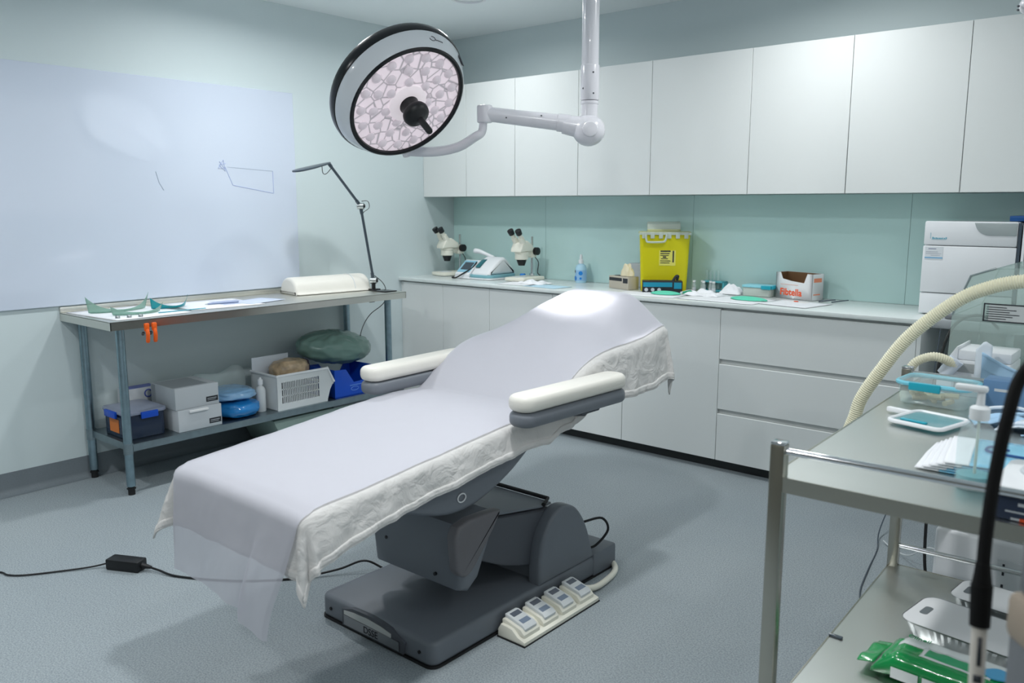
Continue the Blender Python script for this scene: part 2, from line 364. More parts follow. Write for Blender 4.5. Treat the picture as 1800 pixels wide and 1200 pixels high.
obj('undershelf', b, M_galv2, t)
SH = 0.2625

# --- under shelf contents
t = thing('storage_box', 'clear storage box with blue clip handles and orange label on the undershelf', 'box', (0.25, -2.68, SH))
obj('tub', B().prism(rrect(0.14, 0.40, -2.81, -2.60, .03), 'z', SH, SH + .125, .006), M_smoke, t)
obj('lid', B().prism(rrect(0.13, 0.41, -2.82, -2.59, .035), 'z', SH + .125, SH + .145, .006), mat('grey_lid', '#8b93a6', 0.3), t)
for q in ((0.408, 0.422, -2.74, -2.65), (0.20, 0.32, -2.833, -2.818)):
    obj('clip_handle', B().box(q[0], q[1], q[2], q[3], SH + .105, SH + .14, .004), M_blue, t)
lb = obj('label', B().box(0.215, 0.315, -2.8125, -2.8102, SH + .025, SH + .095), mat('orange_label', '#d9792e', 0.5), t); lb['label'] = 'orange sticker'
t = thing('carton', 'small white and violet carton behind the grey card boxes', 'box', (0.075, -2.59, SH))
obj('carton_body', B().box(0.03, 0.118, -2.68, -2.50, SH, SH + .20, .003), M_gcard, t)
obj('carton_lid_print', B().box(0.034, 0.114, -2.676, -2.504, SH + .1995, SH + .2005), mat('violet_print', '#6470b0', 0.5), t)
obj('round_logo', B().tube([(0.1185, -2.55 + .02 * math.cos(a), SH + .165 + .02 * math.sin(a)) for a in [k * PI / 10 for k in range(20)]], .004, 6, True), mat('violet_ink', '#5260a8', 0.5), t)
def cardbox(x0, x1, y0, y1, z0, z1, label, lidlip):
    t = thing('card_box', label, 'box', ((x0 + x1) / 2, (y0 + y1) / 2, z0), 0, 'stacked grey card boxes')
    obj('box_body', B().box(x0, x1, y0, y1, z0, z1, .003), M_gcard, t)
    obj('lid_seam', B().box(x0 + .01, x0 + .05, y0 - .0008, y0, z0 + .02, z1 - .004).box(x0 + .02, x1 - .02, y0 + .004, y1 - .05, z1, z1 + .001), mat('card_darker_grey', '#9aa1a6', .6), t)  # darker grey than the card, on the end face and top
    lb = obj('sticker', B().box(x1, x1 + .0012, y1 - .075, y1 - .006, z0 + .018, z0 + .046), M_print, t); lb['label'] = 'black printed sticker'
    obj('sticker_text', B().box(x1 + .0012, x1 + .0016, y1 - .068, y1 - .015, z0 + .034, z0 + .037).box(x1 + .0012, x1 + .0016, y1 - .068, y1 - .02, z0 + .026, z0 + .028), M_gcard, lb)
    if lidlip: obj('flap', B().box(x1, x1 + .012, y0 + .06, y0 + .17, z1 - .02, z1 - .006, .003), M_card, t)
    return t
cardbox(0.205, 0.46, -2.565, -2.315, SH, SH + .118, 'white card box at the bottom of the stack on the undershelf', True)
cardbox(0.19, 0.448, -2.57, -2.32, SH + .1185, SH + .235, 'white card box stacked on top on the undershelf', False)
def bag(name, label, c, sx, sy, sz, m, seed, cat='bag', flat=0.7, group=None):
    b = B(); t_ = bmesh.new(); bmesh.ops.create_uvsphere(t_, u_segments=48, v_segments=28, radius=1)
    for v in t_.verts:
        n = v.co.copy(); sq = lambda k, p: math.copysign(abs(k) ** p, k)
        v.co = Vector((sq(n.x, .75) * sx, sq(n.y, .75) * sy, sq(n.z, flat) * sz))
        w = 1 + .10 * noise.noise(n * 2.2 + Vector((seed, 0, 0))) + .05 * noise.noise(n * 6 + Vector((0, seed, 0))) + .025 * noise.noise(n * 15 + Vector((seed, seed, 0)))
        v.co *= w; v.co.z = max(v.co.z, -sz * .96)
        v.co += Vector(c)
    b.merge(t_); o = obj(name, b, m, ang=80); tag(o, label, cat, group); return o
M_bagb = mat('blue_bag_film', '#1d7cc0', 0.15, coat=0.5); M_bagl = mat('pale_blue_bag_film', '#86b4dc', 0.2, coat=0.5)
bag('plastic_bag', 'shiny deep blue plastic bag lying on the undershelf', (0.33, -2.16, SH + .048), .14, .125, .05, M_bagb, 1)
bag('plastic_bag', 'pale blue plastic bag lying on top of the deep blue bag', (0.31, -2.17, SH + .128), .13, .13, .034, M_bagl, 5)
t = thing('film_wrap', 'clear crinkled film wrapper standing behind the blue bags', 'wrapper', (0.14, -2.18, SH))
obj('wrap_sheet', B().prism(sm2([(-2.30, SH + .02), (-2.0, SH + .02), (-1.97, SH + .2), (-2.02, SH + .245), (-2.12, SH + .21), (-2.3, SH + .215)], 4, True), 'x', .10, .15, .01), M_clear, t)
t = thing('bottle', 'white plastic bottle standing beside the white basket', 'bottle', (0.37, -2.01, SH))
obj('bottle_body', B().lathe([(0.026, 0), (0.028, .004), (0.028, .125), (0.022, .142), (0.012, .15), (.012, .158)], (0.37, -2.01, SH)), M_whitep2, t)
obj('cap', B().lathe([(0.015, .158), (0.015, .185), (0.008, .19), (0.006, .2)], (0.37, -2.01, SH)), M_whitep, t)
# open-front slotted basket
t = thing('storage_basket', 'white plastic basket with slotted sides and an open front', 'basket', (0.33, -1.76, SH))
x0, x1, y0, y1, zt = 0.19, 0.455, -1.955, -1.60, SH + .205
b = B().box(x0, x1, y0, y1, SH, SH + .006, .002).box(x0, x1, y0, y0 + .006, SH, zt, .002).box(x0, x0 + .006, y0, y1, SH, zt, .002)
def slotted(b, x, ya, yb, za, zb, rows, cols, fr=.03, frz=.04):
    b.box(x - .003, x + .003, ya, ya + fr, za, zb).box(x - .003, x + .003, yb - fr * 2, yb, za, zb).box(x - .0026, x + .0026, ya + fr - .002, yb - fr * 2 + .002, za, za + frz).box(x - .0026, x + .0026, ya + fr - .002, yb - fr * 2 + .002, zb - frz, zb)
    w = yb - fr * 2 - ya - fr; h = zb - za - 2 * frz
    for i in range(1, cols): y = ya + fr + w * i / cols; b.box(x - .003, x + .003, y - .0022, y + .0022, za + frz, zb - frz)
    for j in range(1, rows): z = za + frz + h * j / rows; b.box(x - .003, x + .003, ya + fr, yb - fr * 2, z - .003, z + .003)
slotted(b, x1, y0, y1, SH, zt, 3, 22)
obj('basket_body', b, M_whitep2, t)
obj('front_lip', B().prism([(y1, SH + .01), (y1 + .02, SH + .07), (y1 + .045, SH + .11), (y1 + .03, SH + .17), (y1 + .005, zt + .01), (y1, zt)], 'x', x0 + .002, x0 + .008).prism([(y1, SH + .01), (y1 + .02, SH + .07), (y1 + .045, SH + .11), (y1 + .03, SH + .17), (y1 + .005, zt + .01), (y1, zt)], 'x', x1 - .004, x1 + .003).box(x0, x1, y1 + .012, y1 + .05, SH + .1, SH + .108), M_whitep2, t)
obj('rim', B().tube([(x0, y0, zt), (x1, y0, zt), (x1 + .006, y1 + .004, zt), (x1 + .006, y1 + .048, SH + .115)], .008, 8), M_whitep, t)
tag(obj('clipboard_card', B().box(0.20, 0.206, -1.955, -1.70, SH + .03, SH + .285, .001, M=Matrix.Identity(4)), mat('pale_grey_card', '#c9d1da', .5)), 'plain pale grey card standing up in the basket', 'card')
bag('knotted_bag', 'clear plastic bag of beige packs heaped in the basket', (0.30, -1.76, SH + .20), .085, .12, .065, mat('beige_pack_film', '#b9a284', .3, coat=.4, var=.35, vscale=22), 9)
bag('dark_bag', 'dark purple crumpled bag at the back of the basket', (0.27, -1.65, SH + .205), .05, .045, .045, mat('purple_film', '#352b3c', .3, coat=.4), 13)
# blue bin
t = thing('parts_bin', 'blue open-front plastic bin at the end of the undershelf', 'bin', (0.33, -1.36, SH))
bx0, bx1, by0, by1 = 0.18, 0.46, -1.545, -1.20
prof_ = [(by0, SH), (by1, SH), (by1 + .02, SH + .16), (by1 - .05, SH + .165), (by1 - .10, SH + .09), (by0 + .15, SH + .085), (by0 + .09, SH + .175), (by0 + .005, SH + .18)]
obj('bin_walls', B().prism(prof_, 'x', bx1 - .005, bx1, .002).prism(prof_, 'x', bx0, bx0 + .005, .002).box(bx0, bx1, by0, by0 + .005, SH, SH + .18).box(bx0, bx1, by1 - .005, by1, SH, SH + .165).box(bx0, bx1, by0, by1, SH, SH + .006), M_blue, t)
obj('moulded_mark', B().tube([(bx1 + .0005, -1.39 + .03 * math.cos(a), SH + .045 + .012 * math.sin(a)) for a in [k * PI / 8 for k in range(16)]], .002, 5, True).box(bx1, bx1 + .0015, -1.43, -1.33, SH + .065, SH + .07), mat('pale_blue_emboss', '#5f92e0', .4), t)
# green cushion
def cushion():
    b = B(); t_ = bmesh.new(); bmesh.ops.create_uvsphere(t_, u_segments=64, v_segments=32, radius=1)
    for v in t_.verts:
        n = v.co.copy(); a = math.atan2(n.x, n.y); r = math.hypot(n.x, n.y)
        pl = 1 + .03 * r * math.sin(a * 17 + 2 * noise.noise(n * 3)) * (0.3 + abs(n.z))
        v.co = Vector((n.x * .15, n.y * .275 * pl, math.copysign(abs(n.z) ** .8, n.z) * .098 * pl))
        v.co += n * .012 * noise.noise(n * 5 + Vector((3, 0, 0)))
    b.merge(t_, Matrix.Translation((.24, -1.37, SH + .285)) @ Matrix.Rotation(R(-6), 4, 'X') @ Matrix.Rotation(R(14), 4, 'Y'))
    return tag(obj('travel_cushion', b, mat('sage_green_vinyl', '#6f8e86', .28, coat=.4), ang=80), 'sage green inflated vinyl cushion resting in the blue bin', 'cushion')
cushion()
# storage tub on the floor below the shelf
t = thing('floor_tub', 'pale green translucent tub on the floor below the undershelf', 'tub', (0.25, -1.66, 0))
obj('tub_body', B().prism([(-1.98, .205), (-1.9, .03), (-1.86, 0), (-1.5, 0), (-1.46, .03), (-1.38, .205)], 'x', .06, .44, .012), mat('pale_green_tub', '#93a8a2', .4), t)
obj('tub_lid', B().box(.05, .45, -1.55, -1.33, .2055, .222, .006), mat('grey_tub_lid', '#59636a', .4), t)

# --- things on the bench
t = thing('bolster', 'white half-round vinyl bolster cushion on the steel bench', 'cushion', (0.20, -1.385, BZ + .001), R(-7))
pr_ = [(-.10, 0.0), (.10, 0.0), (.105, .02), (.085, .07), (.045, .098), (0, .105), (-.045, .098), (-.085, .07), (-.105, .02)]
obj('cushion_body', B().prism(sm2(pr_, 4, True), 'y', -.27, .27, .02, 3), M_cream, t, local=True)
obj('seam_fold', B().tube([(p[0] * 1.012, .15, p[1] * 1.012 + .001) for p in sm2(pr_[2:], 4)], .0025, 6), M_whitep2, t, local=True)
# desk lamp
t = thing('desk_lamp', 'grey jointed desk lamp clamped to the right end of the bench', 'lamp', (0.36, -1.13, BZ))
P0, P1, P2, P3 = Vector((.36, -1.13, .955)), Vector((.355, -1.215, 1.442)), Vector((.35, -1.45, 1.70)), Vector((.345, -1.685, 1.644))
M_lgrey = mat('lamp_grey_metal', '#566069', .35, .7)
c = obj('clamp', B().box(.325, .395, -1.16, -1.10, BZ + .001, BZ + .012, .003).cyl((.36, -1.13, BZ + .01), (.36, -1.13, BZ + .05), .013).box(.33, .345, -1.15, -1.11, BZ - .08, BZ - .045, .002).cyl((.36, -1.045 + .012, BZ - .09), (.36, -1.045 + .012, BZ - .045), .008), M_blackg, t)
j0 = obj('base_joint', B().cyl(P0 + Vector((-.015, -.012, .01)), P0 + Vector((.018, .012, .01)), .021), M_alu, t)
obj('joint_cap', B().cyl(P0 + Vector((.016, .01, .01)), P0 + Vector((.024, .016, .01)), .012), M_black, j0)
obj('lower_arm', B().tube([P0 + Vector((0, 0, .015)), P1], .0085, 12).cyl(P1 - (P1 - P0).normalized() * .05, P1 - (P1 - P0).normalized() * .02, .011).cyl(P0 + Vector((0, -.005, .03)), P0 + Vector((0, -.01, .06)), .011), M_lgrey, t)
j1 = obj('elbow_joint', B().cyl(P1 + Vector((-.015, -.012, 0)), P1 + Vector((.018, .012, 0)), .02), M_alu, t)
obj('joint_cap', B().cyl(P1 + Vector((.016, .01, 0)), P1 + Vector((.024, .016, 0)), .011), M_black, j1)
obj('upper_arm', B().tube([P1, P2], .0085, 12).cyl(P1 + (P2 - P1).normalized() * .022, P1 + (P2 - P1).normalized() * .045, .011).cyl(P2 - (P2 - P1).normalized() * .03, P2, .011), M_lgrey, t)
d = (P3 - P2).normalized(); sd = Vector((1, 0, 0)); up_ = sd.cross(d)
hd = B().prism(sm2([(-.02, .0), (-.055, .10), (-.065, .17), (-.045, .235), (0, .25), (.045, .235), (.065, .17), (.055, .10), (.02, .0)], 5, True), 'z', -.005, .005, .003)
Mh = Matrix.Identity(4)
for i in range(3): Mh[i][0], Mh[i][1], Mh[i][2], Mh[i][3] = sd[i], d[i], up_[i], P2[i]
obj('lamp_head', hd.xf(Mh), M_lgrey, t)
obj('cable', B().tube(sm([P2 + d * .05 - Vector((0, 0, .008)), P2 + d * .045 - Vector((0, 0, .05)), P2 + d * .02 - Vector((0, 0, .06)), P2 - Vector((0, -.02, .03))], 6), .0022, 6).tube(sm([P1 + Vector((0, .01, .03)), P1 + Vector((.0, .06, .03)), P1 + Vector((0, .07, -.01)), P1 + Vector((0, .03, -.035)), P1 + Vector((0, .012, -.05))], 6), .0022, 6)
    .tube(sm([P0 + Vector((0, .01, .04)), P0 + Vector((.01, .06, -.0)), P0 + Vector((.01, .092, -.045)), (.37, -1.035, .85), (.36, -1.06, .80), (.33, -1.14, .74), (.30, -1.18, .66), (.28, -1.20, .56), (.26, -1.22, .46)], 6), .0025, 6), M_black, t)
tag(obj('black_pad', B().box(.40, .53, -1.18, -1.08, BZ + .001, BZ + .007, .002), M_blackg), 'small flat black tablet beside the lamp clamp', 'tablet')
# papers
def paper(name, label, x, y, w, h, rz, z, m=M_paper, cat='paper', curl=0.0, group=None, th=.0012):
    b = B(); nx = ny = 8
    b.grid(lambda u, v: (w * (u - .5), h * (v - .5), .0008 + curl * (abs(u - .5) * 2) ** 3), nx, ny)
    o = obj(name, b, m, solid=th); o.location = (x, y, z + th / 2); o.rotation_euler = (0, 0, rz); tag(o, label, cat, group); return o
BT = BZ + .0008
paper('paper_sheet', 'white paper sheet under the teal visors at the near end of the bench', .28, -2.70, .50, .40, R(4), BT)
form = paper('paper_sheet', 'white printed form in the middle of the steel bench', .27, -2.22, .40, .42, R(-5), BT)
paper('paper_sheet', 'pale blue-grey form lying beside the white form on the bench', .33, -1.98, .19, .27, R(14), BT + .0015, mat('pale_blue_form', '#c9d3e6', .6))
obj('print_block', B().box(-.10, .10, .02, .19, .0016, .0021), mat('pale_ink_wash', '#b6c0da', .6), form, local=True)
t = thing('pen', 'grey metal pen lying across the forms on the bench', 'pen', (.32, -2.2, BT + .008))
obj('barrel', B().cyl((.30, -2.27, BT + .0075), (.335, -2.10, BT + .0075), .0045, n=10), mat('pen_grey', '#7f8fae', .3), t)
obj('tip', B().cyl((.30, -2.27, BT + .0075), (.297, -2.285, BT + .0075), .0045, .001, n=10), M_alu, t)
def visor(name, label, x, y, rz, w, h, m, mb, frost=False):
    t = thing(name, label, 'visor', (x, y, BT + .003), rz, 'plastic splash visors on the bench')
    # curved clear shield lying on its back, both ends turned up into points
    b = B()
    def f(u, v):
        a = (u - .5) * 2; k = abs(a); hh = .016 + (h - .016) * k ** 3.2
        return (w * .5 * a * (1 + .12 * v * k), .06 * a * a - .012 * v, .002 + v * hh * (1 - .25 * (1 - k)))
    b.grid(f, 33, 8); obj('shield', b, m, t, local=True, solid=.0012)
    obj('band', B().prism([(p[0] * w, p[1] * .16 + .03) for p in sm2([(-.48, .2), (-.2, -.08), (.2, -.08), (.48, .2), (.3, .25), (0, .12), (-.3, .25)], 4, True)], 'z', .001, .004), mb, t, local=True)
    return t
visor('face_visor', 'large pale green clear visor at the near end of the bench', .24, -2.71, R(92), .30, .085, M_clearg, M_clearg)
visor('face_visor', 'turquoise visor with three raised points on the bench', .30, -2.46, R(95), .20, .06, M_cleart, M_cleart)
visor('face_visor', 'small pale teal visor in front of the large green visor', .42, -2.70, R(88), .24, .045, M_clearg, M_clearg)
tag(obj('adhesive_strip', B().box(.43, .44, -2.62, -2.36, BT + .003, BT + .006, .001), M_teal), 'thin teal strip along the front of the bench forms', 'strip')
for k in range(3):
    x, y = .47 + .015 * k, -2.845 + .05 * k
    o = obj('round_weight', B().lathe([(.0, .012), (.009, .012), (.011, .009), (.011, 0)], (x, y, BT + .003)), M_alu)
    tag(o, 'small round metal weight lying on the near corner of the bench', 'weight', 'metal weights on the bench corner')
# orange spring clamps under the bench edge
for k in range(2):
    y = -2.76 + .038 * k; xx = BX
    t = thing('spring_clamp', ['orange spring clamp nearer the bench corner, gripping the front edge', 'orange spring clamp further from the bench corner, gripping the front edge'][k], 'clamp', (xx, y, BZ - .05), 0, 'orange clamps on the bench edge')
    obj('jaw', B().box(xx + .001, xx + .018, y - .012, y + .012, BZ - .060, BZ - .02, .005), M_orange, t)
    obj('handle', B().tube(sm([(xx + .010, y, BZ - .05), (xx + .018, y, BZ - .075), (xx + .008, y + .002, BZ - .115)], 5), [.010] * 10 + [.008], 8), M_orange, t)
    obj('spring', B().tube([(xx + .004 + .008 * math.cos(a), y - .012 - .0008 * a, BZ - .07 + .008 * math.sin(a)) for a in [j * .5 for j in range(26)]], .0015, 5), mat('spring_dark', '#3a2a24', .4, .6), t)

# ============================================================ BENCH-END POWER ADAPTER ON THE FLOOR
t = thing('power_adapter', 'black power adapter with its cord on the floor left of the chair', 'adapter', (1.30, -3.28, 0))
Ma = Matrix.Translation((1.31, -3.265, 0)) @ Matrix.Rotation(R(27), 4, 'Z')
obj('brick', B().box(-.075, .075, -.03, .03, .001, .045, .006).xf(Ma), M_black, t)
obj('strain_relief', B().cyl(Ma @ Vector((.072, 0, .022)), Ma @ Vector((.115, 0, .018)), .013, .006, 12), M_black, t)
obj('cord', B().tube(sm([Ma @ Vector((.11, 0, .018)), (1.45, -3.20, .012), (1.55, -3.17, .005), (1.75, -3.05, .005), (1.9, -2.9, .005), (2.0, -2.75, .02), (2.06, -2.66, .045), (2.13, -2.62, .02), (2.22, -2.6, .01)], 8), .0045, 8)
    .tube(sm([Ma @ Vector((-.074, 0, .02)), (1.20, -3.36, .008), (1.13, -3.47, .005), (1.07, -3.56, .005), (1.02, -3.60, .005), (.955, -3.62, .005), (.86, -3.75, .005), (.6, -4.1, .005)], 8), .0035, 8), M_black, t)

# ============================================================ TREATMENT CHAIR
CX = 2.51
chair = thing('treatment_chair', 'grey and cream reclining treatment chair in the middle of the room', 'chair', (CX, -2.5, 0))
PROF = [(-3.475, .655), (-3.455, .672), (-3.42, .680), (-3.20, .698), (-2.95, .722), (-2.75, .741), (-2.62, .750), (-2.54, .749), (-2.482, .7455), (-2.470, .7455), (-2.466, .748), (-2.455, .757), (-2.42, .781), (-2.37, .812), (-2.25, .884), (-2.12, .948), (-2.02, .990), (-1.90, 1.032), (-1.78, 1.062), (-1.70, 1.078), (-1.64, 1.082)]
PS = sm2(PROF, 5)
def ztop(y): return interp(PS, y)
def hwid(y): return interp([(-2.3, .295), (-2.12, .295), (-1.98, .23), (-1.86, .165), (-1.6, .145)], y)
def droop(y, a):
    k = sstep(-2.30, -1.80, y); a = abs(a)
    return k * .135 * sstep(.12, .37, a) + .006 * (a / .3) ** 4
# cushions: lofted sections following the profile
def cushion_loft(name, ya, yb, th, m, hf=lambda y: .29, n=26, top=-.012):
    b = B(); ys = [ya + (yb - ya) * k / (n - 1) for k in range(n)]
    def f(u, v):
        y = ys[min(n - 1, int(round(v * (n - 1))))]; h = hf(y); e = min(1, min(y - ya, yb - y) / .03 + .35)
        a = u * 2 * PI; c, s_ = math.cos(a), math.sin(a); p = .28
        dx = h * (.96 + .04 * e) * math.copysign(abs(c) ** p, c)
        return (CX + dx, y, ztop(y) - droop(y, dx) + top - th / 2 + th / 2 * e * math.copysign(abs(s_) ** p, s_))
    V = b.grid(f, 40, n, True); b.bm.faces.new(V[0][::-1]); b.bm.faces.new(V[-1])
    return obj(name, b, m, chair)
cushion_loft('leg_rest', -3.455, -2.95, .075, M_cream)
cushion_loft('seat', -2.945, -2.46, .085, M_cream)
cushion_loft('backrest', -2.455, -1.96, .085, M_cream, hwid)
cushion_loft('headrest', -1.955, -1.66, .075, M_cream, hwid, 16)
shell = sm2([(-3.22, .585), (-3.10, .545), (-2.92, .488), (-2.78, .490), (-2.62, .545), (-2.50, .615), (-2.38, .685), (-2.30, .765)], 5) + [(-2.36, .775), (-2.46, .715), (-2.56, .690), (-3.0, .660), (-3.2, .625)]
obj('seat_shell', B().prism(shell, 'x', CX - .27, CX + .285, .025, 3), M_grey, chair)
obj('ring_hook', B().tube([(CX + .288, -2.86 + .018 * math.cos(a), .535 + .014 * math.sin(a)) for a in [k * PI / 8 for k in range(16)]], .0022, 6, True), M_whitep, chair)
# armrests
for s_, nm in ((1, 'r'), (-1, 'l')):
    F, Bk = (Vector((CX + .385, -2.715, .80)), Vector((CX + .41, -2.155, .805))) if s_ > 0 else (Vector((CX - .345, -2.715, .80)), Vector((CX - .37, -2.155, .805)))
    d = (Bk - F); L_ = d.length; Mx = Matrix.Translation(F) @ Matrix.Rotation(math.atan2(-d.x, d.y), 4, 'Z')
    pl = rrect(-.052, .052, 0, L_, .045, 6)
    ar = obj('armrest', B().prism([(p[0] * .98, p[1] * .995 + .002) for p in pl], 'z', -.052, -.003, .018, 4).xf(Mx), M_grey, chair)
    obj('pad', B().prism(pl, 'z', -.002, .052, .02, 4).xf(Mx), M_cream, ar)
    obj('bracket', B().box(-.02, .02, L_ * .58, L_ * .76, -.068, -.05, .008).cyl((-s_ * .015, L_ * .67, -.066), (-s_ * .12, L_ * .67, -.085), .018).xf(Mx), M_greyd, ar)
# base
bp = rrect(CX - .285, CX + .285, -2.995, -1.965, .035, 5)
obj('base', B().prism(bp, 'z', .004, .088, .016, 3).box(CX - .29, CX + .29, -2.12, -1.96, .004, .10, .012), M_grey, chair)
obj('base_foot_strip', B().prism(rrect(CX - .288, CX + .288, -2.998, -1.962, .035), 'z', 0.0005, .008), M_rubber, chair)
em = obj('emblem_plate', B().prism([(CX - .155, .012), (CX + .155, .012), (CX + .165, .055), (CX + .10, .082), (CX, .092), (CX - .10, .088), (CX - .155, .072)], 'y', -3.004, -2.985, .003), M_greyd, chair)
obj('chrome_face', B().prism([(CX - .14, .020), (CX + .14, .020), (CX + .14, .052), (CX - .14, .056)], 'y', -3.0075, -3.003), mat('dark_chrome', '#a3a3a5', .28, 1.0), em)
obj('reflection_inlay', B().prism([(CX - .14, .057), (CX + .10, .053), (CX + .10, .066), (CX + .05, .075), (CX - .02, .080), (CX - .09, .077), (CX - .14, .070)], 'y', -3.0065, -3.003), mat('reflection_inlay', '#c9ccca', .35), em)  # inset face; bright reflection of floor and paper painted as pale colour
text('lettering', 'DSSE', .034, facing(CX + .0, -3.0078, .036, (1, 0, 0), (0, 0, 1)), M_black, em)
for px in (CX - .225, CX + .225): obj('screw', B().cyl((px, -2.999, .045), (px, -2.993, .045), .006, n=12), M_black, chair)
hs = [(-2.455, .085)] + sm2([(-2.452, .18), (-2.43, .262), (-2.375, .33), (-2.315, .352), (-2.25, .335), (-2.20, .29), (-2.155, .215), (-2.115, .10)], 5) + [(-2.11, .085)]
obj('rear_housing', B().prism(hs, 'x', CX + .225, CX + .285, .014, 3).prism(hs, 'x', CX - .285, CX - .225, .014, 3).prism([(-2.42, .085), (-2.40, .30), (-2.33, .338), (-2.24, .315), (-2.19, .255), (-2.14, .09)], 'x', CX - .24, CX + .24), M_grey, chair)
obj('top_cover', B().prism([(-2.66, .395), (-2.37, .345), (-2.31, .345), (-2.31, .352), (-2.37, .353), (-2.66, .404)], 'x', CX - .22, CX + .222, .003), M_grey, chair)
obj('rubber_seal', B().tube([(CX - .22, -2.60, .405), (CX - .22, -2.40, .367), (CX - .20, -2.30, .358), (CX + .20, -2.30, .358), (CX + .225, -2.36, .356)], .008, 8), M_rubber, chair)
obj('lift_arm', B().prism([(-2.72, .40), (-2.30, .325), (-2.24, .24), (-2.30, .15), (-2.42, .145), (-2.50, .165), (-2.60, .20), (-2.72, .26)], 'x', CX - .215, CX + .235, .012, 2), M_greyd, chair)
cp = [(-2.885, .445), (-2.70, .450), (-2.69, .43), (-2.745, .36), (-2.815, .285), (-2.85, .268), (-2.885, .285), (-2.895, .33)]
cap_ = sm2([cp[0], cp[1], cp[2], cp[3], cp[4], cp[5], cp[6], cp[7]], 3, True)
obj('carriage', B().prism([(-2.83, .42), (-2.68, .435), (-2.69, .34), (-2.75, .22), (-2.80, .185), (-2.84, .20), (-2.85, .30)], 'x', CX - .165, CX + .26, .02, 3).box(CX - .17, CX - .13, -2.84, -2.70, .24, .42, .02, 3), M_grey, chair)
obj('carriage_cap', B().prism(cap_, 'x', CX + .255, CX + .30, .012, 3), mat('chair_mid_grey', '#6b6a6e', .45), chair)
for q in ((CX - .09, -2.852, .30), (CX + .15, -2.852, .235)): obj('screw', B().cyl((q[0], q[1], q[2]), (q[0], q[1] + .012, q[2]), .006, n=12), M_black, chair)
tag(obj('chair_cable', B().tube(sm([(2.17, -2.62, .005), (2.2, -2.55, .03), (2.30, -2.50, .10), (2.38, -2.44, .16)], 6), .006, 8).tube(sm([(2.16, -2.58, .005), (2.2, -2.52, .03), (2.29, -2.47, .10), (2.36, -2.42, .16)], 6), .004, 8), M_black), 'pair of black cables looping up into the left of the chair base', 'cable')
tag(obj('rear_cable', B().tube(sm([(CX + .26, -2.145, .235), (CX + .29, -2.07, .235), (CX + .30, -2.04, .18), (CX + .27, -2.08, .12), (CX + .24, -2.115, .11)], 6), .005, 8), M_black), 'short black cable looping behind the chair base', 'cable')

# foot pedal unit
PX0, PX1, PY0, PY1 = CX + .297, CX + .415, -2.70, -2.265
t = thing('foot_pedal', 'white four button foot pedal unit on the floor beside the chair base', 'pedal', (PX0 + .06, -2.48, 0))
obj('pedal_base', B().prism([(PX0, .004), (PX1, .004), (PX1, .016), (PX1 - .008, .02), (PX1 - .03, .026), (PX1 - .055, .046), (PX1 - .08, .050), (PX0 + .012, .050), (PX0, .03)], 'y', PY0, PY1, .004, 2), M_ivory, t)
obj('rubber_mat', B().box(PX0 - .002, PX1 + .002, PY0 - .002, PY1 + .002, .0005, .005), M_rubber, t)
for k in range(4):
    ya = PY0 + .012 + k * .1065; yb = ya + .088
    hp = obj('pedal_hood', B().prism([(PX0 + .008, .03), (PX1 - .012, .02), (PX1 - .012, .034), (PX1 - .028, .050), (PX0 + .02, .066), (PX0 + .008, .062)], 'y', ya, yb, .006, 2), M_ivory, t)
    bt = obj('button', B().prism([(PX0 + .012, .058), (PX1 - .018, .040), (PX1 - .016, .050), (PX1 - .028, .060), (PX0 + .02, .078), (PX0 + .010, .076)], 'y', ya + .012, yb - .012, .005, 2), M_whitep2, t)
    sl = (.060 - .078) / (PX1 - .028 - PX0 - .02)
    def patch(xa, xb, m, nm):
        z = lambda x: .078 + sl * (x - PX0 - .02) + .0006
        obj(nm, B().prism([(xa, z(xa) - .002), (xb, z(xb) - .002), (xb, z(xb)), (xa, z(xa))], 'y', ya + .022, yb - .022), m, bt)
    patch(PX0 + .024, PX0 + .044, mat('pedal_dark_label', '#5c6470', .4), 'symbol_plate'); patch(PX1 - .054, PX1 - .034, mat('pedal_blue_label', '#7f8ea2', .4), 'symbol_plate')
obj('pedal_cable', B().tube(sm([(PX0 + .035, PY1 - .005, .028), (PX0 + .06, PY1 + .06, .016), (PX0 + .05, PY1 + .17, .012), (PX0 + .03, PY1 + .24, .012), (PX0 - .0, PY1 + .28, .014), (PX0 - .03, PY1 + .29, .02)], 6), .012, 10), M_ivory, t)

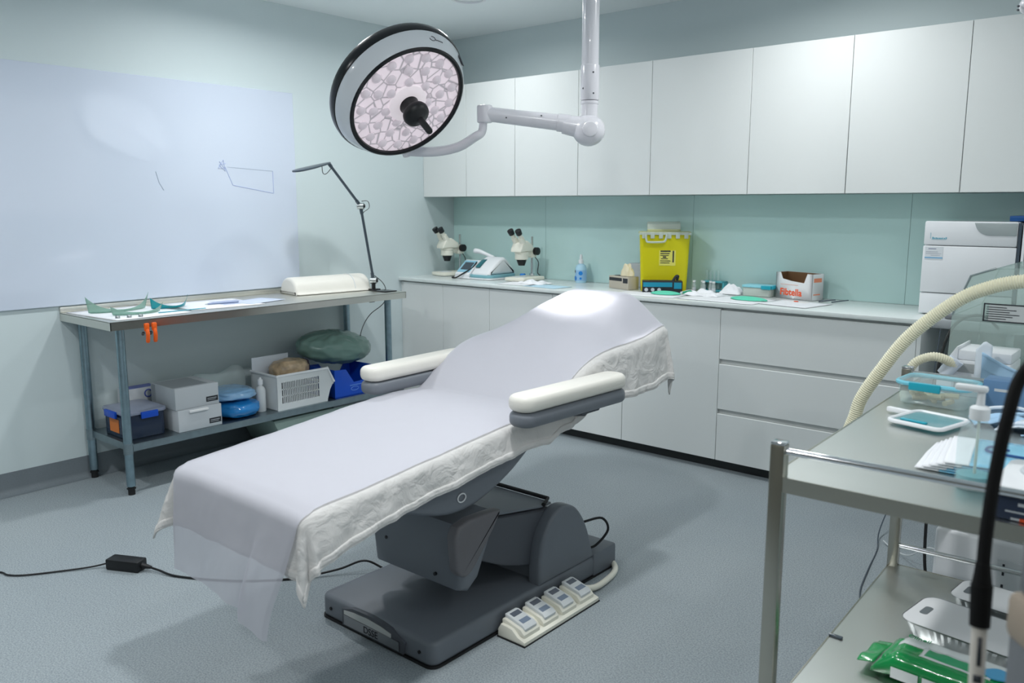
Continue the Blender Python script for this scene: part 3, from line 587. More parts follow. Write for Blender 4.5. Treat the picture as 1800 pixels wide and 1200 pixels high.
# ============================================================ CLOTH AND PAPER OVER THE CHAIR
YF_, YH = -3.465, -1.675
def path_pts():
    pts = [p for p in PS if YF_ <= p[0] <= YH]; s_ = [0]
    for a, b_ in zip(pts, pts[1:]): s_.append(s_[-1] + math.hypot(b_[0] - a[0], b_[1] - a[1]))
    return pts, s_
PP, SS = path_pts(); LEN = SS[-1]
def on_path(s_):
    s_ = max(0, min(LEN, s_)); return (interp(list(zip(SS, [p[0] for p in PP])), s_), interp(list(zip(SS, [p[1] for p in PP])), s_))
HW = .305
def drape(a, v, lift, Rb, amp, seed, flare=.10, wr=.002, fold=None, wide=False):
    A = max(-HW, min(HW, a)); oa = abs(a) - HW if abs(a) > HW else 0.0
    ov = -v if v < 0 else (v - LEN if v > LEN else 0.0)
    y, z = on_path(v); z -= droop(y, A)
    sg = 1 if a > 0 else -1; ys = -1 if v < 0 else 1
    n = noise.noise(Vector((a * 9 + seed, v * 9, 0))) * wr + noise.noise(Vector((a * 30, v * 30 + seed, 1))) * wr * .35
    x = CX + A; z += lift + n
    d = math.hypot(oa, ov)
    if d > 0:
        ex, ey = sg * oa / d, ys * ov / d
        q = Rb * PI / 2
        if d < q: o = Rb * math.sin(d / Rb); dn = Rb * (1 - math.cos(d / Rb))
        else:
            fl = flare + ((.42 * sstep(.55, -.05, v) * abs(ex) if a < 0 else .05 * abs(ex)) if wide else 0)
            o = Rb + (d - q) * fl; dn = Rb + (d - q) * math.sqrt(max(.3, 1 - min(.83, fl) ** 2))
        phi = math.atan2(oa, ov + 1e-9)
        per = v + (LEN if v > LEN else 0) if (oa > 0 and ov == 0) else (a if oa == 0 else phi * .22 + 3)
        k = min(1, d / .10)
        w = noise.noise(Vector((per * 7 + seed, d * 2.5, 2))) * 1.0 + .5 * noise.noise(Vector((per * 19 + seed, d * 7, 5))) + .28 * noise.noise(Vector((per * 42, d * 26, seed)))
        if oa > 0 and ov > 0: w += .9 * math.sin(phi * 6.0 + seed) * min(1, d / .16)
        o += amp * k * w + amp * .4 * k
        x += ex * o; y += ey * o; z -= dn
        if fold: x, y, z = fold(a, v, d, x, y, z)
    return (x, y, max(z, .02))
cloth = thing('cotton_cover', 'white hemmed cotton cover draped over the whole chair', 'cover', (CX, -2.5, .7))
def clo_over(v):  # side overhang along the chair
    return interp([(-1, .165), (0, .160), (.25, .13), (.5, .122), (.95, .108), (1.05, .12), (1.18, .17), (1.4, .20), (1.75, .23), (9, .23)], v)
b = B(); NU, NV = 84, 190
def fcl(u, v_):
    v = -.185 + (LEN + .185 + .20) * v_; e = clo_over(v); a = (u * 2 - 1) * (HW + e)
    return drape(a, v, -.004, .028, .012, 11.3, .05, .002, None, True)
Vc = b.grid(fcl, NU, NV)
rim = [tuple(p.co) for p in Vc[0]] + [tuple(r[-1].co) for r in Vc[1:]] + [tuple(p.co) for p in Vc[-1][::-1][1:]] + [tuple(r[0].co) for r in Vc[::-1][1:-1]]
# inner band that follows the border: the stitched hem
obj('cloth', b, M_cloth, cloth, ang=75, solid=.0022)
hb = B()
for u0, u1, v0, v1 in ((0, .024, 0, 1), (.976, 1, 0, 1), (.024, .976, 0, .011), (.024, .976, .989, 1)):
    hb.grid(lambda u, v, u0=u0, u1=u1, v0=v0, v1=v1: fcl(u0 + (u1 - u0) * u, v0 + (v1 - v0) * v), 4 if u1 - u0 < .1 else 84, 190 if v1 - v0 > .1 else 4)
obj('hem', hb, M_cloth, cloth, ang=75, solid=.0062)
obj('hem_edge', B().tube(rim, .0036, 6, True), M_cloth, cloth, ang=75)
b = B()
def fpap(u, v_):
    v = -.335 + (LEN + .335 + .01) * v_; a = (u * 2 - 1) * .318
    def fold(a, v, d, x, y, z):
        k = sstep(.05, .30, -v)
        if v < 0:
            st = sstep(.150, .158, a); y -= .030 * k * st; z -= .022 * k * st + .02 * k * sstep(.15, .31, a)
            y -= .012 * k * math.sin(a * 11 + 1); x -= .085 * sstep(.03, .33, -v) * sstep(.0, .3, a)
        return x, y, z
    x, y, z = drape(a, v, .0035, .035, .006, 4.1, .10, .0022, fold)
    return (x, y, z)
b.grid(fpap, 72, 150)
tag(obj('paper_drape', b, M_tissue, ang=75), 'thin translucent white paper sheet over the cover, hanging off the foot end', 'sheet')

# ============================================================ SURGICAL LIGHT
lt = thing('surgical_light', 'round white surgical light with black handle on a ceiling arm', 'surgical light', (2.05, -1.10, CEIL))
NRM = Vector((.763, -.096, -.640)).normalized(); HC = Vector((1.495, -1.849, 1.929))
EL = Vector((2.057, -1.142, 1.839))
cxp, cyp = 2.055, -1.135
obj('ceiling_flange', B().lathe([(.13, -.0), (.13, -.03), (.06, -.07), (.0, -.07)], (cxp, cyp, CEIL - .001)), M_lampw, lt)
obj('column', B().cyl((cxp, cyp, 2.13), (cxp, cyp, CEIL - .05), .0425, n=32), M_lampw, lt)
slv = obj('sleeve', B().cyl((cxp, cyp, 1.965), (cxp, cyp, 2.135), .047, n=32, bev=.004).cyl((cxp, cyp, 1.945), (cxp, cyp, 1.962), .045, n=32, bev=.003), M_lampw, lt)
tc_ = Vector((.646, -.763, 0)); tr_ = Vector((.763, .646, 0))
for dz, k in ((.13, .25), (.055, -.75), (.03, .3)):
    p = Vector((cxp, cyp, 1.965 + dz)) + (tc_ * math.sqrt(1 - k * k) + tr_ * k) * .047
    obj('screw', B().cyl(p - tc_ * .004, p + tc_ * .001, .0045, n=10), M_greyd, slv)
AE = Vector((1.625, -1.455, 1.905))
ad = (AE - EL).normalized()
obj('elbow', B().sph(EL - Vector((0, 0, .02)), .083, (1, 1, .95), 28).cyl(EL, (cxp, cyp, 1.95), .042, n=28).cyl(EL + Vector((0, 0, -.012)), EL + ad * .13 + Vector((0, 0, -.006)), .058, .046, 24), M_lampw, lt)
obj('elbow_cap', B().cyl(EL - Vector((0, 0, .02)) + tc_ * .06, EL - Vector((0, 0, .02)) + tc_ * .084, .042, .036, 28, .004), M_lampw, lt)
arm = obj('spring_arm', B().cyl(EL + ad * .10, AE, .041, .036, 28).cyl(EL + ad * .095, EL + ad * .16, .045, .044, 28, .003), M_lampw, lt)
obj('end_cap', B().cyl(AE - ad * .008 - Vector((0, 0, .045)), AE - ad * .008 + Vector((0, 0, .042)), .040, n=28, bev=.008), M_lampw, arm)
for k, q in ((.45, .02), (.78, -.01)):
    p = EL.lerp(AE, k) + tc_ * .034 + Vector((0, 0, q)); obj('screw', B().cyl(p - tc_ * .008, p + tc_ * .005, .004, n=8), M_greyd, arm)
back = HC - NRM * .20
yk = sm([AE + Vector((0, 0, -.04)), AE + Vector((-.01, -.0, -.09)), (1.585, -1.475, 1.79), (1.49, -1.505, 1.742), (1.36, -1.56, 1.722), (1.22, -1.64, 1.735), (1.16, -1.70, 1.80), HC - NRM * .25 - Vector((0, 0, .12)), HC - NRM * .24, HC - NRM * .16], 6)
obj('yoke', B().tube(yk, [.020 + .006 * min(1, i / 24) for i in range(len(yk))], 12), M_lampw, lt)
obj('yoke_pivot', B().cyl((1.25, -1.63, 1.705), (1.22, -1.63, 1.765), .026, n=16), M_lampw, lt)
h = obj('lamp_housing', B().lathe([(.0, -.155), (.20, -.150), (.30, -.130), (.337, -.108), (.342, -.092), (.342, -.070), (.330, -.045), (.312, -.008), (.305, .002), (.286, .002), (.286, -.03), (0, -.03)], HC, NRM, 72), M_lampg, lt, ang=50)
obj('bumper', B().lathe([(.336, -.132), (.346, -.129), (.351, -.114), (.351, -.090), (.346, -.077), (.338, -.073)], HC, NRM, 72, True), M_blackg, h)
obj('front_rim', B().lathe([(.280, -.004), (.284, .006), (.296, .008), (.304, .003), (.300, -.006), (.284, -.01)], HC, NRM, 72, True), M_blackg, h)
def lens_mat():
    m = bpy.data.materials.new('lit_reflector'); m.use_nodes = True; nt = m.node_tree; N = nt.nodes; L = nt.links; b_ = N['Principled BSDF']
    b_.inputs['Base Color'].default_value = lin('#c9c2c8'); b_.inputs['Roughness'].default_value = .25
    tc = N.new('ShaderNodeTexCoord'); v = N.new('ShaderNodeTexVoronoi'); v.feature = 'DISTANCE_TO_EDGE'; v.inputs['Scale'].default_value = 17; L.new(tc.outputs['Object'], v.inputs['Vector'])
    r = N.new('ShaderNodeValToRGB'); e = r.color_ramp.elements; e[0].position = 0.0; e[0].color = (.05, .045, .05, 1); e[1].position = .085; e[1].color = (.60, .52, .57, 1); L.new(v.outputs['Distance'], r.inputs['Fac'])
    L.new(r.outputs[0], b_.inputs['Emission Color']); b_.inputs['Emission Strength'].default_value = .78
    return m
obj('reflector', B().lathe([(.283, -.008), (.20, -.018), (.07, -.012), (0, -.012)], HC, NRM, 64), lens_mat(), h)
ux = NRM.orthogonal().normalized(); uy = NRM.cross(ux)
M_lensl = mat('lit_lens', '#c4bec6', .08, emit='#f3e6ee', estr=.26); M_lensr = mat('lens_dark_rim', '#3c3a42', .3)  # dark outline colour for the lenses, reused for the maker's mark
k = 0
for ring, cnt in ((.115, 7), (.178, 12), (.243, 17)):
    for i in range(cnt):
        a = 2 * PI * i / cnt + ring * 9; c = HC + (ux * math.cos(a) + uy * math.sin(a)) * ring + NRM * (-.016)
        tn = (ux * -math.sin(a) + uy * math.cos(a)) * .35 + (ux * math.cos(a) + uy * math.sin(a)) * .25
        o = obj('lens', B().lathe([(.023, 0), (.026, .006), (.021, .016), (.010, .023), (0, .024)], c, (NRM + tn * .6), 14), M_lensl, h)
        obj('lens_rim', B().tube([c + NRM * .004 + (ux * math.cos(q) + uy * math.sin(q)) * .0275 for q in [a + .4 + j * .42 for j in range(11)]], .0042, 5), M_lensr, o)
obj('hub', B().lathe([(.105, -.02), (.098, .002), (.07, .012), (.05, .013), (0, .013)], HC, NRM, 40), mat('hub_glow', '#d5cfd4', .3, emit='#f4e8ee', estr=.45), h)
hn = obj('handle', B().lathe([(.05, .012), (.047, .02), (.044, .03), (.044, .06), (.062, .068), (.066, .080), (.062, .098), (.048, .112), (.022, .122), (.0165, .128), (.016, .218), (.012, .226), (0, .226)], HC, NRM, 32), M_black, h)
su = (Vector((0, 0, 1)) - NRM * NRM.z).normalized(); sv_ = NRM.cross(su)
def on_wall(ang, dz): return HC + NRM * dz + (su * math.cos(ang) + sv_ * math.sin(ang)) * interp([(-.07, .3435), (-.045, .3315), (-.008, .3135)], dz)
obj('maker_mark', B().tube([on_wall(-.05 + .05 * math.cos(q), -.038 + .010 * math.sin(q)) for q in [k * .45 for k in range(12)]], .0016, 5).tube([on_wall(-.10 - .02 * k, -.036 + .003 * (k % 2)) for k in range(8)], .0016, 5), M_lensr, h)
obj('side_recess', B().prism([(-.03, -.012), (.03, -.012), (.03, .012), (-.03, .012)], 'z', -.001, .004, .001).xf(facing(*on_wall(-.78, -.045), sv_ * math.cos(-.78) - su * math.sin(-.78), NRM)), M_greyd, h)
sl_ = bpy.data.lights.new('surgical_beam', 'SPOT'); sl_.energy = 520; sl_.spot_size = R(12); sl_.spot_blend = 1.0; sl_.shadow_soft_size = .10; sl_.color = (1, .985, .97)
so = bpy.data.objects.new('surgical_beam', sl_); COL.objects.link(so); so.location = HC + NRM * .23
tgt = Vector((2.545, -1.84, 1.0)); so.rotation_euler = (tgt - so.location).to_track_quat('-Z', 'Y').to_euler()

# ============================================================ WORKTOP OBJECTS
CT = ZC + .0005
def microscope(label, x, y, rz):
    t = thing('microscope', label, 'microscope', (x, y, CT), rz, 'stereo microscopes on the worktop')
    k = dict(local=True)
    obj('base', B().prism(sm2([(-.085, -.09), (-.07, -.125), (0, -.135), (.07, -.125), (.085, -.09), (.085, .09), (.07, .115), (-.07, .115), (-.085, .09)], 4, True), 'z', .002, .026, .006), M_ivory, t, **k)
    obj('stage_plate', B().cyl((0, -.05, .026), (0, -.05, .029), .045, n=32), M_whitep2, t, **k)
    obj('pole', B().cyl((0, .085, .02), (0, .085, .30), .0085, n=20).cyl((0, .085, .024), (0, .085, .045), .018), M_chrome, t, **k)
    br = obj('focus_bracket', B().box(-.032, .032, .045, .105, .155, .225, .012).box(-.024, .024, -.02, .06, .165, .215, .008), M_ivory, t, **k)
    for s_ in (-1, 1): obj('focus_knob', B().cyl((s_ * .033, .075, .20), (s_ * .062, .075, .20), .027, n=28, bev=.003), M_black, br, **k)
    obj('objective', B().lathe([(.022, .105), (.034, .14), (.034, .146), (0, .146)], (0, -.035, 0)), M_black, t, **k)
    obj('nosepiece', B().lathe([(.040, .146), (.046, .150), (.046, .185), (.05, .19), (.05, .20), (0, .20)], (0, -.035, 0)), M_ivory, t, **k)
    h = obj('head', B().prism([(-.10, .20), (.03, .20), (.045, .215), (.04, .24), (-.02, .275), (-.075, .262), (-.10, .22)], 'x', -.048, .048, .012, 3), M_ivory, t, **k)
    for s_ in (-1, 1):
        e = obj('eyepiece_tube', B().cyl((s_ * .026, -.045, .245), (s_ * .030, -.082, .295), .024, .02, 20).cyl((s_ * .030, -.082, .295), (s_ * .032, -.102, .322), .015, n=20), M_ivory, h, **k)
        obj('eyecup', B().cyl((s_ * .032, -.100, .319), (s_ * .0335, -.122, .348), .0205, .022, 24, .003), M_black, e, **k)
    obj('lamp_wire', B().tube(sm([(.02, .09, .16), (.045, .10, .12), (.03, .11, .05), (.05, .115, .03)], 5), .003, 6), M_black, t, **k)
microscope('ivory microscope in the corner, left of the white console', .155, -.20, R(-10))
microscope('ivory microscope right of the white console, nearer the spray bottle', .872, -.205, R(2))
# console with screen
t = thing('desktop_console', 'white and teal console with sloping screen between the two microscopes', 'console', (.52, -.27, CT))
z = CT
M_cteal = mat('console_teal', '#7fb2bd', .35)
obj('console_base', B().prism(rrect(.49, .70, -.38, -.07, .04), 'z', z + .001, z + .012, .003).prism(rrect(.36, .52, -.385, -.12, .02), 'z', z + .001, z + .012, .003), M_whitep, t)
obj('teal_band', B().prism(rrect(.49, .70, -.38, -.075, .045), 'z', z + .012, z + .034, .004), M_cteal, t)
obj('body', B().prism(sm2([(-.37, .034), (-.36, .055), (-.30, .105), (-.24, .140), (-.19, .150), (-.13, .10), (-.085, .05), (-.08, .034)], 4) , 'x', .515, .685, .02, 3).xf(Matrix.Translation((0, 0, z))), M_whitep, t)
obj('cradle', B().prism(sm2([(-.335, .075), (-.27, .118), (-.25, .122), (-.30, .08)], 4, True), 'x', .535, .575, .003).xf(Matrix.Translation((-.003, -.008, z + .010))), mat('console_dark_teal', '#2f6f78', .35), t)
sc = obj('screen_unit', B().prism([(-.38, .012), (-.38, .032), (-.265, .125), (-.245, .125), (-.215, .012)], 'x', .365, .505, .008, 2).xf(Matrix.Translation((0, 0, z))), M_whitep, t)
sd_ = Vector((0, .115, .093)).normalized(); nn = Vector((0, -.093, .115)).normalized()
def on_slope(xa, xb, ta, tb, lift, nm, m, par):
    o0 = Vector((0, -.38, z + .032)); b = B()
    P = [o0 + Vector((x_, 0, 0)) + sd_ * t_ + nn * l_ for l_ in (lift, lift + .0015) for x_, t_ in ((xa, ta), (xb, ta), (xb, tb), (xa, tb))]
    vs = [b.bm.verts.new(p) for p in P]
    for f in ((0, 3, 2, 1), (4, 5, 6, 7), (0, 1, 5, 4), (1, 2, 6, 5), (2, 3, 7, 6), (3, 0, 4, 7)): b.bm.faces.new([vs[i] for i in f])
    return obj(nm, b, m, par)
on_slope(.375, .495, .02, .14, .0008, 'teal_face', mat('console_blue_face', '#8fc3d8', .3), sc); on_slope(.392, .478, .045, .12, .0024, 'display', M_screen, sc)
obj('handpiece', B().tube(sm([(.435, -.25, z + .19), (.47, -.235, z + .188), (.53, -.21, z + .165), (.60, -.17, z + .13)], 5), [.012, .016, .018, .018, .018, .017, .016, .015, .014, .013, .012, .012, .012, .011, .01, .01], 14), M_whitep, t)
for q in ((.585, -.19, .158), (.63, -.15, .125)): obj('button', B().cyl((q[0], q[1], z + q[2] - .02), (q[0], q[1], z + q[2] - .005), .012, n=14), mat('console_grey_button', '#8c9499', .4), t)
obj('cable', B().tube(sm([(.50, -.29, z + .115), (.49, -.33, z + .075), (.46, -.385, z + .04), (.41, -.41, z + .008), (.36, -.40, z + .006), (.345, -.37, z + .006)], 6), .005, 8), M_rubber, t)
t = thing('ink_pot', 'small bright blue pot behind the base of the microscope by the spray bottle', 'pot', (.77, -.10, CT))
obj('pot_body', B().lathe([(.022, 0), (.024, .02), (.018, .035), (0, .036)], (.765, -.095, CT)), mat('bright_blue', '#1e7fd0', .3), t)
# spray bottle
t = thing('spray_bottle', 'clear spray bottle with blue label and white cap by the splashback', 'bottle', (1.27, -.08, CT))
obj('bottle_body', B().lathe([(.036, 0), (.038, .006), (.038, .10), (.030, .118), (.016, .125), (.014, .13), (0, .13)], (1.265, -.085, CT)), mat('pale_blue_bottle', '#a9cfe2', .2), t)
lb = obj('label', B().lathe([(.0385, .014), (.0385, .085)], (1.265, -.085, CT), n=32, ring=True), mat('spray_label', '#8fb8dc', .5), t)
for a, z0, r_, m_ in ((-2.2, .03, .016, 'bright_blue'), (-1.0, .065, .014, 'bright_blue'), (-2.35, .075, .010, 'dark_print'), (-1.0, .03, .008, 'bright_blue')):
    c = Vector((1.265 + .0385 * math.cos(a), -.085 + .0385 * math.sin(a), CT + z0)); d = Vector((math.cos(a), math.sin(a), 0))
    obj('print_patch', B().cyl(c - d * .006, c + d * .001, r_, n=16), MATS[m_], lb)
obj('cap', B().lathe([(.016, .128), (.017, .15), (.011, .155), (.008, .185), (.006, .19), (0, .19)], (1.265, -.085, CT)), M_whitep, t)
# sharps bin
t = thing('sharps_bin', 'large yellow sharps bin with clear lid and carry handle', 'bin', (1.945, -.168, CT), R(33))
x0, x1, y0, y1, z1 = -.15, .15, -.075, .075, .342
k = dict(local=True)
b = B(); tp = bmesh.new(); vs = []
for z_, f_ in ((.001, .90), (.02, .91), (z1, 1.0)):
    vs.append([tp.verts.new((p[0] * f_, p[1] * f_, z_)) for p in rrect(x0, x1, y0, y1, .022)])
for A, C_ in zip(vs, vs[1:]):
    for i in range(len(A)): tp.faces.new((A[i], A[(i + 1) % len(A)], C_[(i + 1) % len(A)], C_[i]))
tp.faces.new(vs[0][::-1]); tp.faces.new(vs[-1]); b.merge(tp)
obj('bin_body', b, M_yellow, t, **k)
M_ylid = clear_mat('clear_yellow_lid', '#e6e8b0', .35, .25, body='#dfe2b4')
ld = obj('lid', B().prism(rrect(x0 - .006, x1 + .006, y0 - .006, y1 + .004, .024), 'z', z1 + .001, z1 + .016, .004).prism(rrect(x0 + .045, x1 - .055, y0 + .035, y1 - .01, .02), 'z', z1 + .015, z1 + .03, .004), M_ylid, t, **k)
b = B()
for i in range(6): xx = x0 + .025 + i * .05; b.box(xx - .012, xx + .012, y0 - .010, y0 - .0065, z1 - .024, z1 + .014, .002)
b.box(x0 - .004, x1 + .004, y0 - .0085, y0 - .0062, z1 - .002, z1 + .012)
obj('lid_tabs', b, M_frost, ld, **k)
obj('chute_flap', B().prism([(-.02, z1 + .025), (.05, z1 + .03), (.045, z1 + .07), (.02, z1 + .075), (-.015, z1 + .06)], 'x', x0 + .045, x1 - .055, .006), M_frost, ld, **k)
obj('carry_handle', B().tube(sm([(x0 + .035, y0 - .012, z1 + .004), (x0 + .04, y0 - .016, z1 - .036), (x0 + .055, y0 - .016, z1 - .045), (x0 + .135, y0 - .016, z1 - .044), (x0 + .152, y0 - .016, z1 - .032), (x0 + .16, y0 - .012, z1 + .004)], 5), .0065, 8), M_frost, ld, **k)
lb = obj('label', B().box(-.032, .066, y0 + .002, y0 + .0045, .155, .262), mat('yellow_label', '#e3dd6a', .5), t, **k)
b = B(); yy = y0 + .0005
for r_ in ((-.025, .035, .238, .246), (-.025, .03, .226, .231), (-.025, .025, .215, .219), (-.02, .02, .195, .199), (-.025, .035, .182, .186), (-.025, .03, .17, .174), (.048, .056, .175, .245), (-.01, .01, .203, .211)): b.box(r_[0], r_[1], yy, yy + .002, r_[2], r_[3])
obj('label_print', b, M_print, lb, **k)
# glove boxes
def glovebox(label, x, y, rz, w, d, h, m, band, bandm):
    t = thing('glove_box', label, 'box', (x, y, CT), rz, 'glove boxes in front of the yellow bin')
    obj('box_body', B().box(-w / 2, w / 2, -d / 2, d / 2, .001, h, .002), m, t, local=True)
    obj('printed_band', B().box(-w / 2 + .004, w / 2 - .06, -d / 2 - .0008, -d / 2, band[0], band[1]).box(w / 2 - .05, w / 2 - .006, -d / 2 - .0008, -d / 2, band[0] - .01, band[1]), bandm, t, local=True)
    obj('top_opening', B().prism(sm2([(-.07, -.02), (0, -.028), (.07, -.02), (.07, .02), (0, .028), (-.07, .02)], 4, True), 'z', h - .001, h + .001), M_print, t, local=True)
    return t
t = glovebox('beige cardboard glove box with gloves bulging out, left of the yellow bin', 1.715, -.255, R(-17), .185, .085, .080, mat('beige_card', '#b9b2a4', .6), (.05, .07), M_print)
def glove(u, v):
    a = u * 2 * PI; k = math.sin(v * PI / 2); r_ = (1 - v) ** .6; n_ = 1 + .25 * noise.noise(Vector((math.cos(a) * 2, math.sin(a) * 2, v * 3)))
    return (.045 + .055 * r_ * math.cos(a) * n_, .03 * r_ * math.sin(a) * n_, .083 + .065 * k * n_)
b = B(); b.grid(glove, 26, 10, True); b.xf(Matrix.Translation((-.012, 0, 0))); obj('glove_cuff', b, mat('cream_glove', '#dcd3b4', .5), t, local=True)
t = glovebox('black and turquoise glove box in front of the yellow bin', 2.005, -.283, R(33), .235, .085, .07, mat('black_card', '#20262d', .45), (.035, .062), mat('turquoise_print', '#1b8fae', .4))
for kk in range(3): obj('round_print', B().cyl((-.095 + .038 * kk, -.0440, .018), (-.095 + .038 * kk, -.0420, .018), .011, n=16), M_gcard, t, local=True)
obj('torn_flap', B().tube(sm([(.06, -.03, .066), (.075, -.035, .095), (.09, -.03, .10), (.085, -.02, .075)], 4), .008, 6), M_print, t, local=True)
tag(obj('white_carton', B().box(1.66, 1.765, -.11, -.02, CT, CT + .15, .002).box(1.665, 1.76, -.111, -.11, CT + .11, CT + .14), M_gcard), 'small pale carton standing behind the beige glove box', 'carton')
# vials, tube rack
M_vial = clear_mat('vial_glass', '#e6f0ee', .6, .05, body='#dfe9e9')
vials = [(2.125, -.11, 'leftmost glass vial in the cluster beside the yellow bin'), (2.168, -.085, 'glass vial second from left, set behind the leftmost one'), (2.192, -.115, 'glass vial at the middle of the cluster'), (2.222, -.085, 'glass vial second from right, set further back'), (2.255, -.11, 'rightmost glass vial of the cluster')]
v0 = None
for (x, y, lb) in vials:
    if v0 is None:
        v0 = thing('vial', lb, 'vial', (x, y, CT), 0, 'glass vials by the yellow bin')
        obj('glass', B().lathe([(.012, 0), (.0125, .003), (.0125, .042), (.008, .050), (.008, .056), (0, .056)], (x, y, CT), n=20), M_vial, v0)
        obj('cap', B().lathe([(.0095, .056), (.0095, .066), (0, .067)], (x, y, CT), n=20), M_whitep, v0)
        obj('label', B().lathe([(.0127, .008), (.0127, .026)], (x, y, CT), n=20, ring=True), M_gcard, v0)
    else: dup(v0, (x, y, CT), .4, lb)
t = thing('tube_rack', 'teal rack holding clear test tubes behind the glass vials', 'rack', (2.23, -.045, CT))
obj('rack_body', B().box(2.155, 2.30, -.072, -.015, CT + .001, CT + .012, .003).box(2.155, 2.30, -.072, -.015, CT + .055, CT + .065, .003).box(2.155, 2.165, -.072, -.015, CT, CT + .065, .003).box(2.29, 2.30, -.072, -.015, CT, CT + .065, .003), mat('rack_teal', '#4fa9b5', .35), t)
for k in range(4): obj('test_tube', B().lathe([(.003, .002), (.008, .008), (.008, .115), (0, .115)], (2.175 + .025 * k, -.044, CT + .012), n=14), M_clear, t)
def gauze(u, v):
    return (2.375 + (u - .5) * .13, -.11 + (v - .5) * .10, CT + .003 + .05 * (math.sin(u * PI) * math.sin(v * PI)) ** .6 * (1 + .5 * noise.noise(Vector((u * 5, v * 5, 3)))))
b = B(); b.grid(gauze, 24, 18); tag(obj('gauze_pile', b, M_paper), 'crumpled white gauze heap between the vials and clip lid box', 'gauze')
t = thing('clip_container', 'low clear food box with turquoise clip lid on the worktop', 'box', (2.53, -.10, CT))
obj('tub', B().prism(rrect(2.455, 2.625, -.155, -.045, .02), 'z', CT + .001, CT + .05, .004), M_frost, t)
obj('lid', B().prism(rrect(2.45, 2.63, -.16, -.04, .022), 'z', CT + .05, CT + .064, .004), mat('pale_turquoise_lid', '#8ed0de', .3), t)
obj('clip', B().box(2.575, 2.632, -.168, -.158, CT + .044, CT + .066, .003).box(2.628, 2.638, -.15, -.05, CT + .044, CT + .066, .003), M_teal, t)
# carton with cut-out front
t = thing('display_carton', 'white carton with orange lettering and a torn brown opening', 'carton', (2.77, -.10, CT), R(-17))
w, d, h = .245, .095, .145
b = B().box(-w / 2, w / 2, -d / 2, d / 2, .001, .003).box(-w / 2, -w / 2 + .003, -d / 2, d / 2, .001, h).box(w / 2 - .003, w / 2, -d / 2, d / 2, .001, h).box(-w / 2, w / 2, d / 2 - .003, d / 2, .001, h)
cut = [(-w / 2, .001), (w / 2, .001), (w / 2, h), (w / 2 - .035, h), (w / 2 - .055, h - .052), (w / 2 - .14, h - .045), (-w / 2 + .045, h - .035), (-w / 2 + .03, h), (-w / 2, h)]
b.prism(cut, 'y', -d / 2, -d / 2 + .003)
obj('carton_walls', b, M_card, t, local=True)
obj('inner_lining', B().box(-w / 2 + .004, w / 2 - .004, d / 2 - .0045, d / 2 - .0035, .004, h - .001).box(-w / 2 + .0032, -w / 2 + .004, -d / 2 + .004, d / 2 - .004, .004, h - .002).box(-w / 2 + .004, w / 2 - .004, -d / 2 + .004, d / 2 - .004, .0032, .09), M_kraft, t, local=True)
text('lettering', 'Fibtella', .052, facing(-.018, -d / 2 - .0003, .036, (1, 0, 0), (0, 0, 1)), M_orpr, t, local=True, bold=.0012)
obj('print_lines', B().box(-.09, .03, -d / 2 - .0008, -d / 2, .078, .0795).box(w / 2, w / 2 + .0008, -.035, .03, .10, .122).box(w / 2, w / 2 + .0008, -.035, .02, .03, .036), mat('pale_orange_print', '#e08a6a', .6), t, local=True)
# papers and small things along the worktop
PZ = CT + .0006
paper('paper_sheet', 'white paper sheet on the worktop in front of the microscope by the spray bottle', 1.02, -.42, .26, .20, R(8), PZ)
paper('paper_sheet', 'pale blue paper sheet on the worktop, left of the chair headrest', 1.27, -.46, .28, .17, R(-6), PZ, mat('pale_blue_paper', '#bcdcec', .6))
paper('paper_sheet', 'white paper under the left mint mask on the worktop', 2.02, -.455, .40, .22, R(4), PZ)
paper('paper_sheet', 'white paper under the right mint mask on the worktop', 2.48, -.40, .46, .30, R(-3), PZ + .0005)
paper('paper_sheet', 'white paper in front of the white and orange carton', 2.86, -.38, .28, .26, R(-10), PZ + .0012)
def crumple(name, label, x, y, w, d, h, m, seed, cat):
    b = B(); b.grid(lambda u, v: (x + (u - .5) * w, y + (v - .5) * d, PZ + .002 + max(0, h * (.5 + noise.noise(Vector((u * 5 + seed, v * 4, seed)))) * min(1, 4 * min(u, 1 - u, v, 1 - v) + .1))), 26, 20)
    return tag(obj(name, b, m, ang=60, solid=.001), label, cat)
crumple('tissue', 'crumpled white tissue on the worktop near the base of the microscope beside the bottle', 1.08, -.36, .22, .14, .025, M_paper, 2, 'tissue')
crumple('tissue', 'crumpled white tissue beside the right mint mask', 2.30, -.30, .22, .14, .03, M_paper, 6, 'tissue')
def mintmask(label, x, y, rz, w):
    b = B()
    b.grid(lambda u, v: (w * (u - .5) * (1 - .25 * (2 * v - 1) ** 2), .10 * (v - .5) * (1 - .5 * (2 * u - 1) ** 4), .003 + .016 * math.sin(u * PI) ** .5 * math.sin(v * PI)), 24, 14)
    o = obj('foam_mask', b, M_mint, solid=.003); o.location = (x, y, PZ + .003); o.rotation_euler = (0, 0, rz); tag(o, label, 'mask', 'mint masks on the worktop')
mintmask('mint green foam pad on the worktop in front of the black glove box', 2.10, -.405, R(12), .18)
mintmask('mint green foam pad on the worktop in front of the clip lid box', 2.60, -.375, R(-4), .22)
tag(obj('white_strap', B().tube(sm([(2.175, -.36, PZ + .012), (2.20, -.30, PZ + .02), (2.24, -.29, PZ + .012), (2.28, -.34, PZ + .008), (2.33, -.33, PZ + .008)], 6), .007, 8), M_paper), 'white elastic strap curling beside the left mint foam pad', 'strap')
tag(obj('green_strap', B().tube(sm([(2.185, -.355, PZ + .012), (2.215, -.325, PZ + .02), (2.235, -.345, PZ + .014)], 5), .009, 8), mat('dark_mint', '#2f9a78', .5)), 'short dark green loop beside the left mint foam pad', 'strap')
